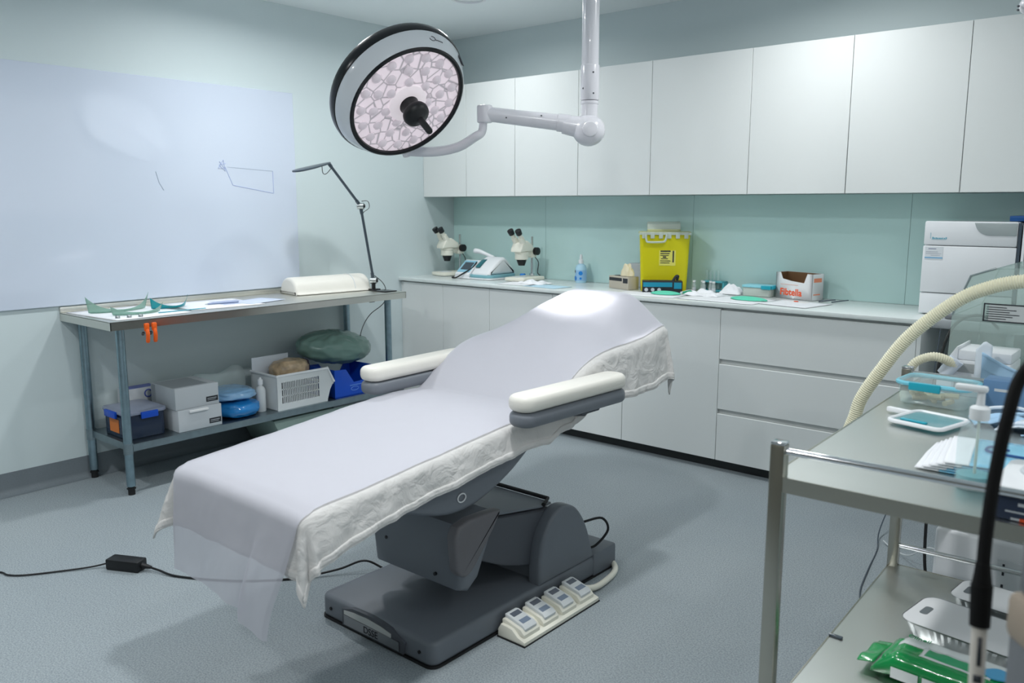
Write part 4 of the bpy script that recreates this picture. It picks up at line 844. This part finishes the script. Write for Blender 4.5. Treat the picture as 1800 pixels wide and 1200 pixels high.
for k, (xa, ya, xb, yb, lab) in enumerate(((2.92, -.20, 2.99, -.145, 'dark tweezers lying on the worktop right of the carton'), (2.985, -.19, 3.05, -.12, 'grey tweezers lying on the worktop, nearer the steriliser'))):
    t = thing('tweezers', lab, 'tweezers', (xa, ya, PZ))
    obj('jaw', B().cyl((xa, ya, PZ + .004), (xb, yb, PZ + .012), .005 - .002 * k, .003, 8), M_screen, t)
    obj('jaw', B().cyl((xa + .004, ya - .008, PZ + .004), (xb, yb, PZ + .012), .003, .0025, 8), M_screen, t)
tag(obj('printed_slip', B().box(2.80, 2.90, -.33, -.27, PZ + .003, PZ + .0042).box(2.81, 2.83, -.32, -.30, PZ + .0042, PZ + .0046), mat('slip_white', '#e9e6e6', .6)), 'small printed slip on the papers in front of the carton', 'slip')
tag(obj('red_seal', B().cyl((2.835, -.30, PZ + .0046), (2.835, -.30, PZ + .008), .012, n=16), M_orpr), 'small orange-red disc on the slip in front of the carton', 'disc')

# ============================================================ STERILISER AND ITS STAND
t = thing('grey_stand', 'grey side stand under the right end of the steriliser', 'stand', (3.85, -.28, 0))
obj('top_slab', B().box(3.552, 4.25, -.50, -.02, .885, .929, .008), mat('grey_laminate', '#a3a9ad', .4), t)
obj('side_leg', B().box(4.20, 4.23, -.47, -.04, 0, .886).box(3.86, 3.89, -.47, -.04, 0, .886), mat('grey_laminate', '#a3a9ad', .4), t)
tag(obj('rubber_tray', B().prism(rrect(3.60, 3.98, -.48, -.395, .03), 'z', .9295, .948, .004), mat('dark_grey_tray', '#6f7478', .5)), 'dark grey tray in front of the steriliser', 'tray')
t = thing('steriliser', 'tall white bench steriliser with tinted top window beside the splashback', 'steriliser', (3.66, -.2, ZC))
sx0, sx1, sy = 3.462, 3.852, -.37
za = ZC + .0005
obj('cabinet', B().box(sx0, sx1, sy + .022, -.03, za + .004, 1.372, .01), M_whitep, t)
obj('foot_pads', B().cyl((sx0 + .05, -.31, za - .0003), (sx0 + .05, -.31, za + .01), .02).cyl((sx0 + .05, -.08, za - .0003), (sx0 + .05, -.08, za + .01), .02), M_rubber, t)
obj('lower_panel', B().box(sx0 + .001, sx1 - .001, sy, sy + .021, za + .006, 1.036, .004), M_whitep, t)
dr = obj('door', B().box(sx0 + .001, sx1 - .001, sy - .004, sy + .021, 1.039, 1.259, .005), M_whitep, t)
up_ = obj('upper_panel', B().box(sx0 + .001, sx1 - .001, sy - .002, sy + .021, 1.262, 1.374, .008), M_whitep, t)
obj('tinted_window', B().prism(sm2([(3.675, 1.368), (3.69, 1.335), (3.72, 1.315), (3.75, 1.312)], 4) + [(3.846, 1.312), (3.846, 1.368)], 'y', sy - .006, sy - .001, .002), mat('grey_tint_window', '#aab3b4', .15), up_)
obj('edge_seal', B().box(sx1, sx1 + .012, sy - .002, -.04, za + .02, 1.37), M_screen, t)
b = B()
for kk, (wd, hh) in enumerate(((.006, .009), (.005, .006), (.006, .007), (.005, .006), (.006, .006), (.005, .006), (.004, .007), (.005, .006), (.005, .009))): b.box(3.500 + .0072 * kk, 3.500 + .0072 * kk + wd, sy - .003, sy - .002, 1.291, 1.291 + hh)
obj('logo_script', b, mat('logo_blue', '#6fb0c4', .5), up_)
obj('logo_tick', B().box(3.492, 3.4935, sy - .003, sy - .002, 1.292, 1.32).box(3.497, 3.56, sy - .003, sy - .002, 1.288, 1.2888), mat('logo_blue', '#6fb0c4', .5), up_)
st = obj('sticker', B().box(3.474, 3.552, sy - .0052, sy - .004, 1.195, 1.255), mat('sticker_white', '#dfe4e8', .5), dr)
b = B()
for r_ in ((3.488, 3.522, 1.243, 1.247), (3.478, 3.53, 1.230, 1.2315), (3.478, 3.545, 1.222, 1.2232), (3.50, 3.54, 1.214, 1.2152)): b.box(r_[0], r_[1], sy - .0058, sy - .0052, r_[2], r_[3])
obj('sticker_print', b, mat('sticker_ink', '#8c93a8', .6), st)
obj('blue_stripe', B().box(3.474, 3.552, sy - .0058, sy - .0052, 1.200, 1.206), M_bluepr, st)
tag(obj('blue_folder', B().box(3.80, 4.10, -.30, -.06, 1.3755, 1.400, .003), M_dkblue), 'dark blue flat box lying on top of the steriliser', 'box')
t = thing('bench_printer', 'white device with a grey screen panel, right of the steriliser', 'device', (4.05, -.2, .93))
obj('housing', B().box(3.872, 4.18, -.40, -.06, .9295, 1.372, .012), M_whitep, t)
obj('screen_panel', B().box(3.885, 4.16, -.405, -.399, 1.17, 1.32, .003).box(3.92, 4.05, -.408, -.4045, 1.195, 1.21, .001), mat('grey_panel', '#8b9396', .25), t)

# ============================================================ WHITE EQUIPMENT TOWER BEHIND THE TROLLEY
t = thing('equipment_tower', 'white equipment tower with low cabinet and tray behind the steel trolley', 'equipment tower', (4.12, -1.35, 0))
cb = obj('cabinet', B().box(3.885, 4.42, -1.60, -1.12, .03, .335, .015, 3), M_whitep, t)
obj('top_tray', B().prism(rrect(3.91, 4.40, -1.585, -1.15, .03), 'z', .3355, .352, .005), M_whitep, cb)
obj('front_door', B().box(4.085, 4.40, -1.606, -1.6005, .06, .275, .004), M_whitep2, cb)
obj('vent_slot', B().box(4.100, 4.107, -1.6075, -1.606, .222, .262), M_print, cb); obj('vent_slot', B().box(4.100, 4.107, -1.6075, -1.606, .150, .190), M_print, cb)
for q in ((3.93, -1.55), (4.37, -1.55), (3.93, -1.17), (4.37, -1.17)): obj('caster', B().cyl((q[0] - .012, q[1], .016), (q[0] + .012, q[1], .016), .0155, n=16), M_rubber, cb)
obj('column', B().box(4.22, 4.34, -1.36, -1.24, .33, .78, .01), M_whitep, t)
obj('upper_tray', B().prism(rrect(3.82, 4.46, -1.66, -.80, .03), 'z', .775, .797, .006), M_whitep2, t)
TT = .7975
t = thing('white_device', 'white layered device box with pale hose cuff on the tower tray', 'device', (3.95, -1.48, TT))
obj('case', B().box(3.868, 4.06, -1.56, -1.38, TT, TT + .13, .006).prism([(3.868, TT + .10), (3.868, TT + .13), (3.895, TT + .175), (3.90, TT + .175), (3.90, TT + .10)], 'y', -1.56, -1.38, .003).box(3.89, 4.06, -1.555, -1.39, TT + .13, TT + .165, .006), M_whitep, t)
obj('grey_fascia', B().box(3.875, 4.055, -1.5635, -1.5602, TT + .035, TT + .07, .001).box(3.90, 4.055, -1.5635, -1.5602, TT + .09, TT + .12, .001), mat('fascia_grey', '#a8adad', .4), t)
obj('hose_cuff', B().cyl((3.868, -1.60, TT + .08), (3.905, -1.59, TT + .135), .022, .026, 18).box(3.85, 3.90, -1.612, -1.575, TT + .02, TT + .075, .008), mat('pale_blue_white', '#d9e2ee', .4), t)
def corrugated(name, label, pts, r, n, m=M_hose, cat='hose', grp='cream corrugated hoses'):
    P = sm(pts, 24); b = B(); D = [0]
    for a, c in zip(P, P[1:]): D.append(D[-1] + (c - a).length)
    L_ = D[-1]; N_ = int(L_ / .0018); Q = []; j = 0
    for i in range(N_ + 1):
        s_ = L_ * i / N_
        while j < len(D) - 2 and D[j + 1] < s_: j += 1
        f = (s_ - D[j]) / max(1e-9, D[j + 1] - D[j]); Q.append(P[j].lerp(P[j + 1], f))
    b.tube(Q, [r * .95 * (1 + .085 * math.cos(i * PI * .5)) for i in range(N_ + 1)], n)
    return tag(obj(name, b, m, ang=80), label, cat, grp)
corrugated('corrugated_hose', 'short cream corrugated hose arching from the white device behind the trolley post', [(3.902, -1.60, TT + .118), (3.872, -1.63, TT + .140), (3.836, -1.65, TT + .145), (3.79, -1.66, TT + .118), (3.772, -1.66, TT + .06), (3.775, -1.65, TT - .06), (3.83, -1.58, TT - .25), (3.90, -1.45, .40)], .0155, 14)
corrugated('corrugated_hose', 'long thick cream corrugated hose curving up across the white hood', [(4.20, -1.24, .55), (4.0, -1.52, .46), (3.80, -1.72, .46), (3.66, -1.80, .54), (3.628, -1.80, .64), (3.650, -1.80, .735), (3.667, -1.80, .80), (3.718, -1.80, .895), (3.806, -1.80, 1.030), (3.932, -1.80, 1.150), (4.022, -1.80, 1.200), (4.115, -1.80, 1.225), (4.25, -1.80, 1.235), (4.42, -1.75, 1.20), (4.44, -1.5, 1.05), (4.44, -1.25, .93)], .0215, 18)
# acrylic hood
t = thing('acrylic_hood', 'clear acrylic hood with a black framed label standing on the tower tray', 'hood', (4.1, -1.15, TT))
pf = [(3.822, TT), (3.828, 1.055), (3.878, 1.200), (3.955, 1.230), (4.42, 1.25), (4.42, TT)]
obj('front_panel', B().prism(pf, 'y', -1.36, -1.355), M_acryl, t)
obj('rear_panel', B().prism(pf, 'y', -.87, -.865), M_acryl, t)
b = B()
for a, c in zip(pf[:4], pf[1:5]):
    d = (Vector((c[0], 0, c[1])) - Vector((a[0], 0, a[1]))).normalized(); nrm = Vector((d.z, 0, -d.x)) * .005
    q = [(a[0], a[1]), (c[0], c[1]), (c[0] + nrm.x, c[1] + nrm.z), (a[0] + nrm.x, a[1] + nrm.z)]
    b.prism(q, 'y', -1.355, -.87)
obj('side_panels', b, M_acryl, t)
obj('edge_strip', B().tube([(3.828, -1.357, 1.055), (3.878, -1.357, 1.200), (3.955, -1.357, 1.230)], .004, 8), mat('edge_green_grey', '#7d8b8d', .3), t)
lb = obj('label', B().box(3.945, 4.085, -1.3625, -1.3602, 1.045, 1.105), mat('label_silver', '#c3c8c8', .5), t)
b = B().box(3.928, 4.072, -1.364, -1.3602, 1.043, 1.047).box(3.928, 4.072, -1.364, -1.3602, 1.103, 1.107).box(3.928, 3.932, -1.364, -1.3602, 1.043, 1.107).box(4.068, 4.072, -1.364, -1.3602, 1.043, 1.107)
for k in range(6): b.box(3.938, 4.0 + .01 * (k * 7 % 5), -1.3635, -1.3624, 1.053 + .008 * k, 1.0555 + .008 * k)
obj('label_print', b, M_print, lb)
t = thing('rod_stand', 'thin grey rod on a white foot in front of the acrylic hood', 'rod', (4.07, -1.50, TT))
obj('rod', B().cyl((4.092, -1.50, TT + .03), (4.098, -1.50, 1.20), .006, n=12), M_galv, t)
obj('foot', B().lathe([(.028, 0), (.028, .012), (.018, .03), (.014, .10), (.008, .11), (0, .11)], (4.092, -1.50, TT)), M_whitep2, t)
def sheetlike(name, label, fn, nu, nv, m, cat, group=None, solid=.002):
    b = B(); b.grid(fn, nu, nv); return tag(obj(name, b, m, ang=60, solid=solid), label, cat, group)
M_mask = mat('pale_blue_nonwoven', '#a9cdea', .7); M_maskw = mat('white_nonwoven', '#dfe9f2', .7)
t = thing('surgical_mask', 'pale blue pleated surgical mask propped up on the tower tray', 'mask', (4.05, -1.6, TT))
b = B(); b.grid(lambda u, v: (3.985 + .16 * u, -1.60 - .03 * math.sin(u * 3) - .02 * v, TT + .03 + .13 * v * (1 - .35 * u) + .008 * math.sin(v * 18) + .02 * (1 - u)), 30, 30); obj('mask_body', b, M_mask, t, solid=.003)
b = B(); b.grid(lambda u, v: (3.962 + .05 * u, -1.598 - .015 * u, TT + .05 + .02 * u + .15 * v * (1 - .3 * abs(u - .5))), 8, 12); obj('white_edge', b, M_maskw, t, solid=.003)
obj('ear_loop', B().tube(sm([(4.02, -1.64, TT + .07), (4.01, -1.655, TT + .03), (4.04, -1.655, TT + .055), (4.03, -1.655, TT + .085), (4.05, -1.66, TT + .02), (4.07, -1.65, TT + .05)], 6), .0032, 6), M_maskw, t)

# cables behind the trolley
tag(obj('black_cable', B().tube(sm([(3.83, -.505, .91), (3.80, -.62, .97), (3.80, -.95, 1.005), (3.797, -1.20, .985), (3.788, -1.30, .88), (3.785, -1.31, .75), (3.79, -1.32, .4), (3.80, -1.34, .12), (3.83, -1.38, .01), (3.86, -1.43, .008)], 8), .006, 8), M_rubber), 'black cable hanging from the grey stand to the white tower', 'cable')
tag(obj('grey_wire', B().tube(sm([(3.60, -.51, .884), (3.60, -.56, .7), (3.592, -.60, .5), (3.54, -.72, .22), (3.525, -.95, .04), (3.565, -1.12, .004), (3.60, -1.35, .004), (3.64, -1.57, .004), (3.69, -1.67, .004), (3.80, -1.70, .004)], 8), .003, 6), M_screen), 'thin grey wire trailing on the floor left of the trolley rear leg', 'wire')
tag(obj('white_wire', B().tube(sm([(3.884, -1.40, .16), (3.80, -1.28, .13), (3.70, -1.16, .03), (3.62, -1.08, .008), (3.56, -1.02, .012)], 8), .003, 6), M_whitep2), 'thin white wire running from the white tower down to the floor', 'wire')

# ============================================================ STEEL TROLLEY
TA = R(1.8); TX, TY = 3.855, -2.95; TW, TL, TZ, LZ = .62, 1.10, .86, .262
tr = thing('steel_trolley', 'two-shelf stainless steel trolley with rails in the right foreground', 'trolley', (TX, TY, 0), TA)
k = dict(local=True)
for (px, py) in ((0, 0), (TW, 0), (0, TL), (TW, TL)):
    lg = obj('post', B().box(px - .016, px + .016, py - .016, py + .016, .06, .932, .003, 2), M_steel2, tr, **k)
    obj('post_cap', B().box(px - .016, px + .016, py - .016, py + .016, .932, .9375, .0025, 2), M_chrome, lg, **k)
    obj('caster', B().cyl((px - .014, py, .031), (px + .014, py, .031), .03, n=20).cyl((px, py, .03), (px, py, .065), .008, n=12), M_rubber, lg, **k)
M_shelf = mat('trolley_steel_lit', '#cfd2cf', 0.33, 1.0, bump=0.04, brushed=(160, 5, 160), bscale=6)  # the trolley steel, colour lightened to stand in for bright ceiling reflections
def tshelf(nm, z):
    sh = obj(nm, B().box(-.010, TW + .010, -.010, TL + .010, z - .004, z), M_shelf, tr, **k)
    b = B()
    for q in ((-.012, TW + .012, -.014, -.0102), (-.012, TW + .012, TL + .0102, TL + .014), (-.014, -.0102, -.010, TL + .010), (TW + .0102, TW + .014, -.010, TL + .010)): b.box(q[0], q[1], q[2], q[3], z - .033, z + .001)
    obj('shelf_lip', b, M_steel2, sh, **k)
tshelf('top_shelf', TZ); tshelf('lower_shelf', LZ)
for (a, c) in (((.016, 0, .917), (TW - .016, 0, .917)), ((.016, TL, .917), (TW - .016, TL, .917)), ((.016, TL, .335), (TW - .016, TL, .335)), ((TW, .016, .917), (TW, TL - .016, .917))):
    obj('rail', B().cyl(a, c, .0085, n=16), M_chrome, tr, **k)
obj('corner_rod', B().tube(sm([(.018, TL - .01, .862), (.022, TL - .012, .885), (.045, TL - .014, .905), (.075, TL - .012, .912)], 5), .005, 8), M_chrome, tr, **k)
# --- on the top shelf
ZT = TZ + .0006
def clipbox(label, x, y, rz, w, d, h):
    t = thing('clip_container', label, 'box', (x, y, ZT), rz)
    obj('tub', B().prism(rrect(-w / 2, w / 2, -d / 2, d / 2, .025), 'z', .001, .004, .001), M_clear, t, **k)
    b = B(); R0, R1 = rrect(-w / 2, w / 2, -d / 2, d / 2, .028), rrect(-w / 2 - .006, w / 2 + .006, -d / 2 - .006, d / 2 + .006, .03)
    V0 = [b.bm.verts.new((p[0], p[1], .004)) for p in R0]; V1 = [b.bm.verts.new((p[0], p[1], h - .014)) for p in R1]
    for i in range(len(V0)): b.bm.faces.new((V0[i], V0[(i + 1) % len(V0)], V1[(i + 1) % len(V0)], V1[i]))
    obj('tub_wall', b, M_clear, t, solid=.002, **k)
    ld = obj('lid', B().prism(rrect(-w / 2 - .008, w / 2 + .008, -d / 2 - .008, d / 2 + .008, .032), 'z', h - .004, h, .001), M_clear, t, **k)
    obj('lid_rim', B().tube([(p[0], p[1], h - .009) for p in rrect(-w / 2 - .009, w / 2 + .009, -d / 2 - .009, d / 2 + .009, .033)], .007, 8, True), mat('turquoise_clear_rim', '#7cc9dc', .25), ld, **k)
    obj('clip', B().box(-w / 2 + .035, w / 2 - .062, -d / 2 - .022, -d / 2 - .012, h - .026, h - .002, .003), M_teal, ld, **k)
    return t
t = clipbox('clear box of beige swabs with turquoise clip lid at the back of the trolley', 3.945, -1.985, R(-4), .185, .135, .072)
for j in range(14):
    a = random.uniform(0, PI); x, y = random.uniform(-.06, .06), random.uniform(-.04, .03); d = Vector((math.cos(a), math.sin(a), 0)) * .02
    o = obj('beige_swab', B().tube([Vector((x, y, .012 + .006 * (j % 4))) - d, Vector((x, y, .014 + .006 * (j % 4))) + d], .008, 8), mat('swab_beige', '#d8c7a8', .7), None); o.parent = t
    o.location = (0, 0, 0)
    tag(o, 'beige swab inside the clip lid box', 'swab') if False else None
t = thing('tray_lid', 'white rimmed box lid with teal clips lying near the tub on the trolley', 'lid', (3.975, -2.27, ZT), R(-14))
obj('pane', B().box(-.05, .085, -.075, .075, .010, .013), clear_mat('pale_teal_pane', '#b8dde0', .5, body='#a9d3d8'), t, **k)
obj('rim', B().tube([(p[0], p[1], .012) for p in rrect(-.055, .09, -.08, .08, .02)], .006, 8, True), M_whitep, t, **k)
obj('handle_bar', B().box(-.125, -.05, .035, .052, .004, .018, .004), M_whitep, t, **k)
obj('clip', B().box(-.03, .04, -.06, -.045, .013, .018, .002), M_teal, t, **k)
t = thing('pump_bottle', 'clear hand gel pump bottle with white pump on the trolley', 'bottle', (4.20, -2.76, ZT))
bx, by = 4.203, -2.765
obj('bottle_body', B().lathe([(.034, 0.001), (.037, .006), (.037, .105), (.032, .128), (.018, .142), (.014, .146), (.014, .150), (0, .150)], (bx, by, ZT), n=36), M_clear, t)
obj('gel', B().lathe([(.032, .004), (.034, .008), (.034, .03), (0, .031)], (bx, by, ZT), n=32), mat('teal_gel', '#7fc6cf', .15, alpha=.6), t)
obj('dip_tube', B().cyl((bx, by, ZT + .01), (bx, by, ZT + .15), .003, n=8), M_frost, t)
pm = obj('pump_collar', B().lathe([(.019, .148), (.0195, .150), (.0195, .172), (.015, .176), (.008, .178), (.0075, .205), (0, .205)], (bx, by, ZT), n=28), M_whitep2, t)
obj('nozzle', B().box(bx - .05, bx + .012, by - .009, by + .009, ZT + .205, ZT + .219, .005), M_whitep2, pm)
# sterilisation pouches
for j in range(5):
    t = thing('sterile_pouch', ['bottom pouch', 'second lowest pouch', 'middle pouch', 'second highest pouch', 'topmost pouch'][j] + ' of the blue and white stack on the trolley', 'pouch', (4.19, -2.575, ZT + .006 * j), R(3 + 1.2 * j), 'sterile pouches stacked on the trolley')
    q = -.125 + .012 * j
    def fl(xa, xb, m, nm, j=j):
        b = B(); b.grid(lambda u, v: (xa + (xb - xa) * u, -.125 + .25 * v, .0035 + .0055 * math.sin(v * PI) * (.6 + .4 * noise.noise(Vector((u * 4 + j, v * 3, j))))), 14, 12)
        obj(nm, b, m, t, solid=.0016, **k)
    fl(q, q + .050, M_paper, 'paper_end'); fl(q + .0502, q + .36, mat('blue_pouch_film', '#86cdec', .18, coat=.5), 'blue_film')
    if j == 4: obj('coiled_tube', B().tube(sm([(q + .12, .02, .012), (q + .085, .035, .012), (q + .075, 0, .012), (q + .10, -.02, .012), (q + .16, -.03, .012)], 6), .003, 6), M_dkblue, t, **k)
t = thing('glove_carton', 'steel blue carton at the back of the trolley behind the pump bottle', 'carton', (4.12, -1.90, ZT))
obj('box_body', B().box(4.055, 4.30, -1.945, -1.865, ZT, ZT + .082, .002), mat('steel_blue_card', '#5f83a8', .5), t)
obj('print', B().box(4.085, 4.13, -1.9458, -1.945, ZT + .05, ZT + .058), M_gcard, t)
# folded masks pile
for j in range(4):
    t = thing('folded_mask', ['folded blue mask with a tall strap loop, left in the pile behind the bottle', 'folded white mask in the pile right behind the pump bottle', 'folded blue mask lying under the black cord on the trolley', 'folded pale mask at the right side of the pile on the trolley'][j], 'mask', (4.15 + .075 * j, -2.14 - .05 * (j % 3), ZT), R(20 - 22 * j), 'folded masks on the trolley')
    b = B(); b.grid(lambda u, v: (-.08 + .16 * u, -.05 + .10 * v, .004 + .022 * math.sin(u * PI) * (.7 + .3 * math.sin(v * 12 + j)) + .006 * noise.noise(Vector((u * 6, v * 6, j)))), 22, 22); obj('mask_body', b, [M_mask, M_maskw, M_mask, M_maskw][j], t, solid=.003, **k)
    obj('strap', B().tube(sm([(-.07, 0, .015), (-.05, -.02, .045), (.02, -.03, .055), (.07, -.02, .035), (.08, 0, .012)], 6), .005, 6), M_maskw if j % 2 == 0 else M_mask, t, **k)
t = thing('glasses_pouch', 'silver grey zip pouch under the black cord on the trolley', 'pouch', (4.36, -2.37, ZT))
obj('pouch_body', B().prism(rrect(4.27, 4.44, -2.42, -2.32, .02), 'z', ZT + .001, ZT + .035, .012, 3), mat('silver_film', '#a9b6c2', .3, .4), t)
obj('zip', B().box(4.275, 4.435, -2.4215, -2.4185, ZT + .015, ZT + .019), M_black, t)
t = thing('navy_carton', 'dark navy carton at the front edge of the trolley, under the white dish', 'carton', (4.36, -2.85, ZT))
obj('box_body', B().box(4.272, 4.46, -2.928, -2.79, ZT, ZT + .052, .002), M_navy, t)
obj('print', B().box(4.29, 4.36, -2.9286, -2.928, ZT + .016, ZT + .019).box(4.31, 4.335, -2.9286, -2.928, ZT + .03, ZT + .036).box(4.30, 4.45, -2.9286, -2.928, ZT + .002, ZT + .006), M_gcard, t)
obj('red_print', B().box(4.315, 4.335, -2.929, -2.9286, ZT + .001, ZT + .007), M_orpr, t)
t = thing('well_dish', 'white plastic dish with a round well on top of the navy carton', 'dish', (4.34, -2.83, ZT + .053))
obj('dish_body', B().prism(rrect(4.262, 4.45, -2.93, -2.72, .02), 'z', ZT + .053, ZT + .066, .004), M_whitep, t)
obj('well_rim', B().tube([(4.345 + .05 * math.cos(a), -2.80 + .05 * math.sin(a), ZT + .067) for a in [i * PI / 16 for i in range(32)]], .005, 8, True).cyl((4.345, -2.80, ZT + .066), (4.345, -2.80, ZT + .0668), .046, n=32), M_gcard, t)
# --- on the lower shelf
ZL = LZ + .0006
def foil(label, x, y, rz, w, d):
    t = thing('foil_container', label, 'container', (x, y, ZL), rz, 'foil containers on the lower shelf')
    b = B(); n_ = 96
    def ringp(f, z_, amp):
        out = []; P = rrect(-w / 2 * f, w / 2 * f, -d / 2 * f, d / 2 * f, .04 * f, 8); P = P + [P[0]]; D = [0]
        for a, c in zip(P, P[1:]): D.append(D[-1] + math.hypot(c[0] - a[0], c[1] - a[1]))
        for i in range(n_):
            s_ = D[-1] * i / n_; X = interp(list(zip(D, [p[0] for p in P])), s_); Y = interp(list(zip(D, [p[1] for p in P])), s_); kk = 1 + (amp if i % 2 else -amp)
            out.append(b.bm.verts.new((X * kk, Y * kk, z_)))
        return out
    rg = [ringp(.86, .001, .0), ringp(.88, .006, .012), ringp(.97, .042, .012), ringp(1.0, .046, 0), ringp(1.04, .046, 0), ringp(1.04, .05, 0)]
    for A, C_ in zip(rg, rg[1:]):
        for i in range(n_): b.bm.faces.new((A[i], A[(i + 1) % n_], C_[(i + 1) % n_], C_[i]))
    b.bm.faces.new(rg[0][::-1])
    obj('foil_tray', b, mat('aluminium_foil', '#c9cbcd', .25, 1.0), t, ang=20, **k)
    ld = obj('card_lid', B().prism(rrect(-w / 2 * 1.03, w / 2 * 1.03, -d / 2 * 1.03, d / 2 * 1.03, .04, 8), 'z', .0465, .0485), M_card, t, **k)
    obj('finger_slot', B().prism(rrect(-w / 2 + .02, -w / 2 + .042, -.028, .028, .009), 'z', .0486, .0492), mat('slot_grey', '#6c7478', .6), ld, **k)
    return t
foil('foil container with white card lid, nearest on the lower shelf behind the green wipes', 4.135, -2.245, R(-8), .30, .20)
foil('foil container half hidden at the back of the lower shelf', 4.19, -2.02, R(-6), .28, .16)
t = thing('wipes_packet', 'green and white packet of wet wipes on the lower trolley shelf', 'packet', (4.14, -2.515, ZL), R(-4))
M_wg = mat('green_film', '#129a50', .2, coat=.5); M_ww = mat('white_film', '#e9efef', .2, coat=.4)
def wp(a, c, y0_, y1_, m, nm, lift=0):
    b = B()
    def f(u, v):
        x = a + (c - a) * u; y = y0_ + (y1_ - y0_) * v; e = min(1, (x + .16) / .05, (.17 - x) / .05); ey = max(0, 1 - (abs(y) / .0785) ** 10)
        return (x, y, .003 + lift + .066 * max(.06, e) ** .5 * max(.03, ey) ** .5 + .004 * noise.noise(Vector((x * 28, y * 28, 1))))
    b.grid(f, 40, 16); return obj(nm, b, m, t, solid=.0012, **k)
wp(-.16, .17, -.078, .006, M_wg, 'green_front'); wp(-.16, .17, .0062, .078, M_ww, 'white_back')
wp(-.06, .10, -.035, .022, M_ww, 'white_panel', .0014); wp(-.05, .09, -.026, .014, mat('green_panel', '#3fae78', .3), 'green_panel', .0022)
obj('filling', B().box(-.145, .155, -.068, .066, .001, .060, .02, 3), M_wg, t, **k)
b = B(); b.grid(lambda u, v: (-.155 - .04 * u, (-.070 + .14 * v) * (1 + .1 * u), .030 - .006 * u + .005 * u * math.sin(v * 11) + .004 * math.sin(v * 5)), 8, 24); obj('crimped_end', b, M_wg, t, solid=.0012, **k)
for j in range(3): obj('front_box', B().prism([(-.08 - .0002, .012), (-.0785, .012), (-.0785, .040), (-.08 - .0002, .040)], 'x', -.11 + .075 * j, -.045 + .075 * j), M_ww, t, **k)
obj('blue_seal', B().prism(sm2([(.075, -.005), (.105, -.025), (.14, -.005), (.135, .02), (.10, .03)], 4, True), 'z', .071, .0745), mat('sky_blue_seal', '#5db1e0', .3), t, **k)
text('lettering', 'Clinell', .022, facing(-.085, .046, .0745, (1, 0, 0), (0, 1, 0)), mat('green_ink', '#1d9a5c', .4), t, local=True)
tag(obj('metal_clip', B().box(3.832, 3.862, -2.46, -2.448, LZ + .0008, LZ + .006, .001).cyl((3.826, -2.455, LZ + .004), (3.842, -2.455, LZ + .004), .004, n=10), M_screen), 'small dark clip on the left edge of the lower trolley shelf', 'clip')

# ============================================================ NEAR HANDPIECE CORD AND ITS MACHINE
t = thing('laser_machine', 'out of focus grey machine column cut off by the right picture edge', 'machine', (4.56, -3.56, 0))
Mq = Matrix.Translation((4.49, -3.56, 0)) @ Matrix.Rotation(R(40), 4, 'Z')
mc = obj('column', B().box(-.075, .10, -.05, .05, .03, .955, .01).xf(Mq), mat('machine_grey', '#6c7074', .5), t)
obj('beige_joint', B().box(-.079, .10, -.054, .054, .93, .99, .012).xf(Mq), mat('machine_beige', '#9c8f80', .5), mc)
obj('upper_column', B().box(-.072, .10, -.044, .044, .99, 1.06, .008).xf(Mq), mat('machine_grey', '#6c7074', .5), mc)
obj('cord_arm', B().box(.02, .07, -.025, .025, 1.06, 1.42, .01).xf(Mq), mat('machine_grey', '#6c7074', .5), t)
obj('foot_plate', B().box(-.08, .25, -.16, .16, 0.001, .03, .01).xf(Mq), M_greyd, t)
t = thing('handpiece_cord', 'thick black cord with white labelled handpiece hanging close to the camera', 'cord', (4.36, -3.48, 1.0))
ct = [Mq @ Vector((.04, -.02, 1.40)), (4.49, -3.46, 1.36), (4.415, -3.42, 1.29), (4.371, -3.428, 1.232), (4.361, -3.449, 1.176), (4.356, -3.468, 1.102), (4.355, -3.485, 1.028), (4.357, -3.498, .975)]
M_cordb = mat('black_cord_rubber', '#0b0b0c', .7, spec=.25)
obj('cord', B().tube(sm(ct, 8), .0085, 14), M_cordb, t)
a, c = Vector((4.3565, -3.496, .985)), Vector((4.361, -3.507, .903)); d = (c - a).normalized()
obj('strain_relief', B().cyl(a, a + d * .03, .009, .0125, 18).cyl(a + d * .028, c, .0135, .0125, 20), M_cordb, t)
hp = obj('handpiece_tube', B().cyl(c - d * .002, c + d * .26, .0095, n=20), mat('handpiece_white', '#cfc9c0', .4), t)
vc = (Vector(cam.location) - c); vc = (vc - d * vc.dot(d)).normalized(); sx_ = d.cross(vc)
b = B()
for s0, s1, w0, w1 in ((.012, .05, -.004, .001), (.062, .072, -.006, .004), (.09, .11, -.004, .0)):
    P = [c + d * s_ + vc * .0101 + sx_ * w_ for s_, w_ in ((s0, w0), (s1, w0), (s1, w1), (s0, w1))]; b.bm.faces.new([b.bm.verts.new(p) for p in P])
obj('tube_print', b, M_print, hp, solid=.0004)
# ============================================================ SECOND CEILING ARM (only its tip is in view)
t = thing('ceiling_boom', 'white rounded tip of a ceiling boom in front of the last upper cabinet', 'ceiling boom', (3.99, -.80, CEIL))
obj('arm_tube', B().tube(sm([(4.05, -.76, 2.62), (4.02, -.77, 2.40), (3.96, -.79, 2.27), (3.905, -.83, 2.215)], 6), .036, 18), M_lampw, t)
tp_ = obj('arm_tip', B().sph((3.895, -.838, 2.203), .040, (1, 1, .9), 20), M_lampw, t)
for dz in (0, .014): obj('screw', B().cyl((3.862, -.868, 2.185 + dz), (3.857, -.873, 2.185 + dz), .004, n=8), M_greyd, tp_)
obj('ceiling_mount', B().cyl((4.05, -.76, 2.60), (4.05, -.76, CEIL - .0005), .06, n=24), M_lampw, t)
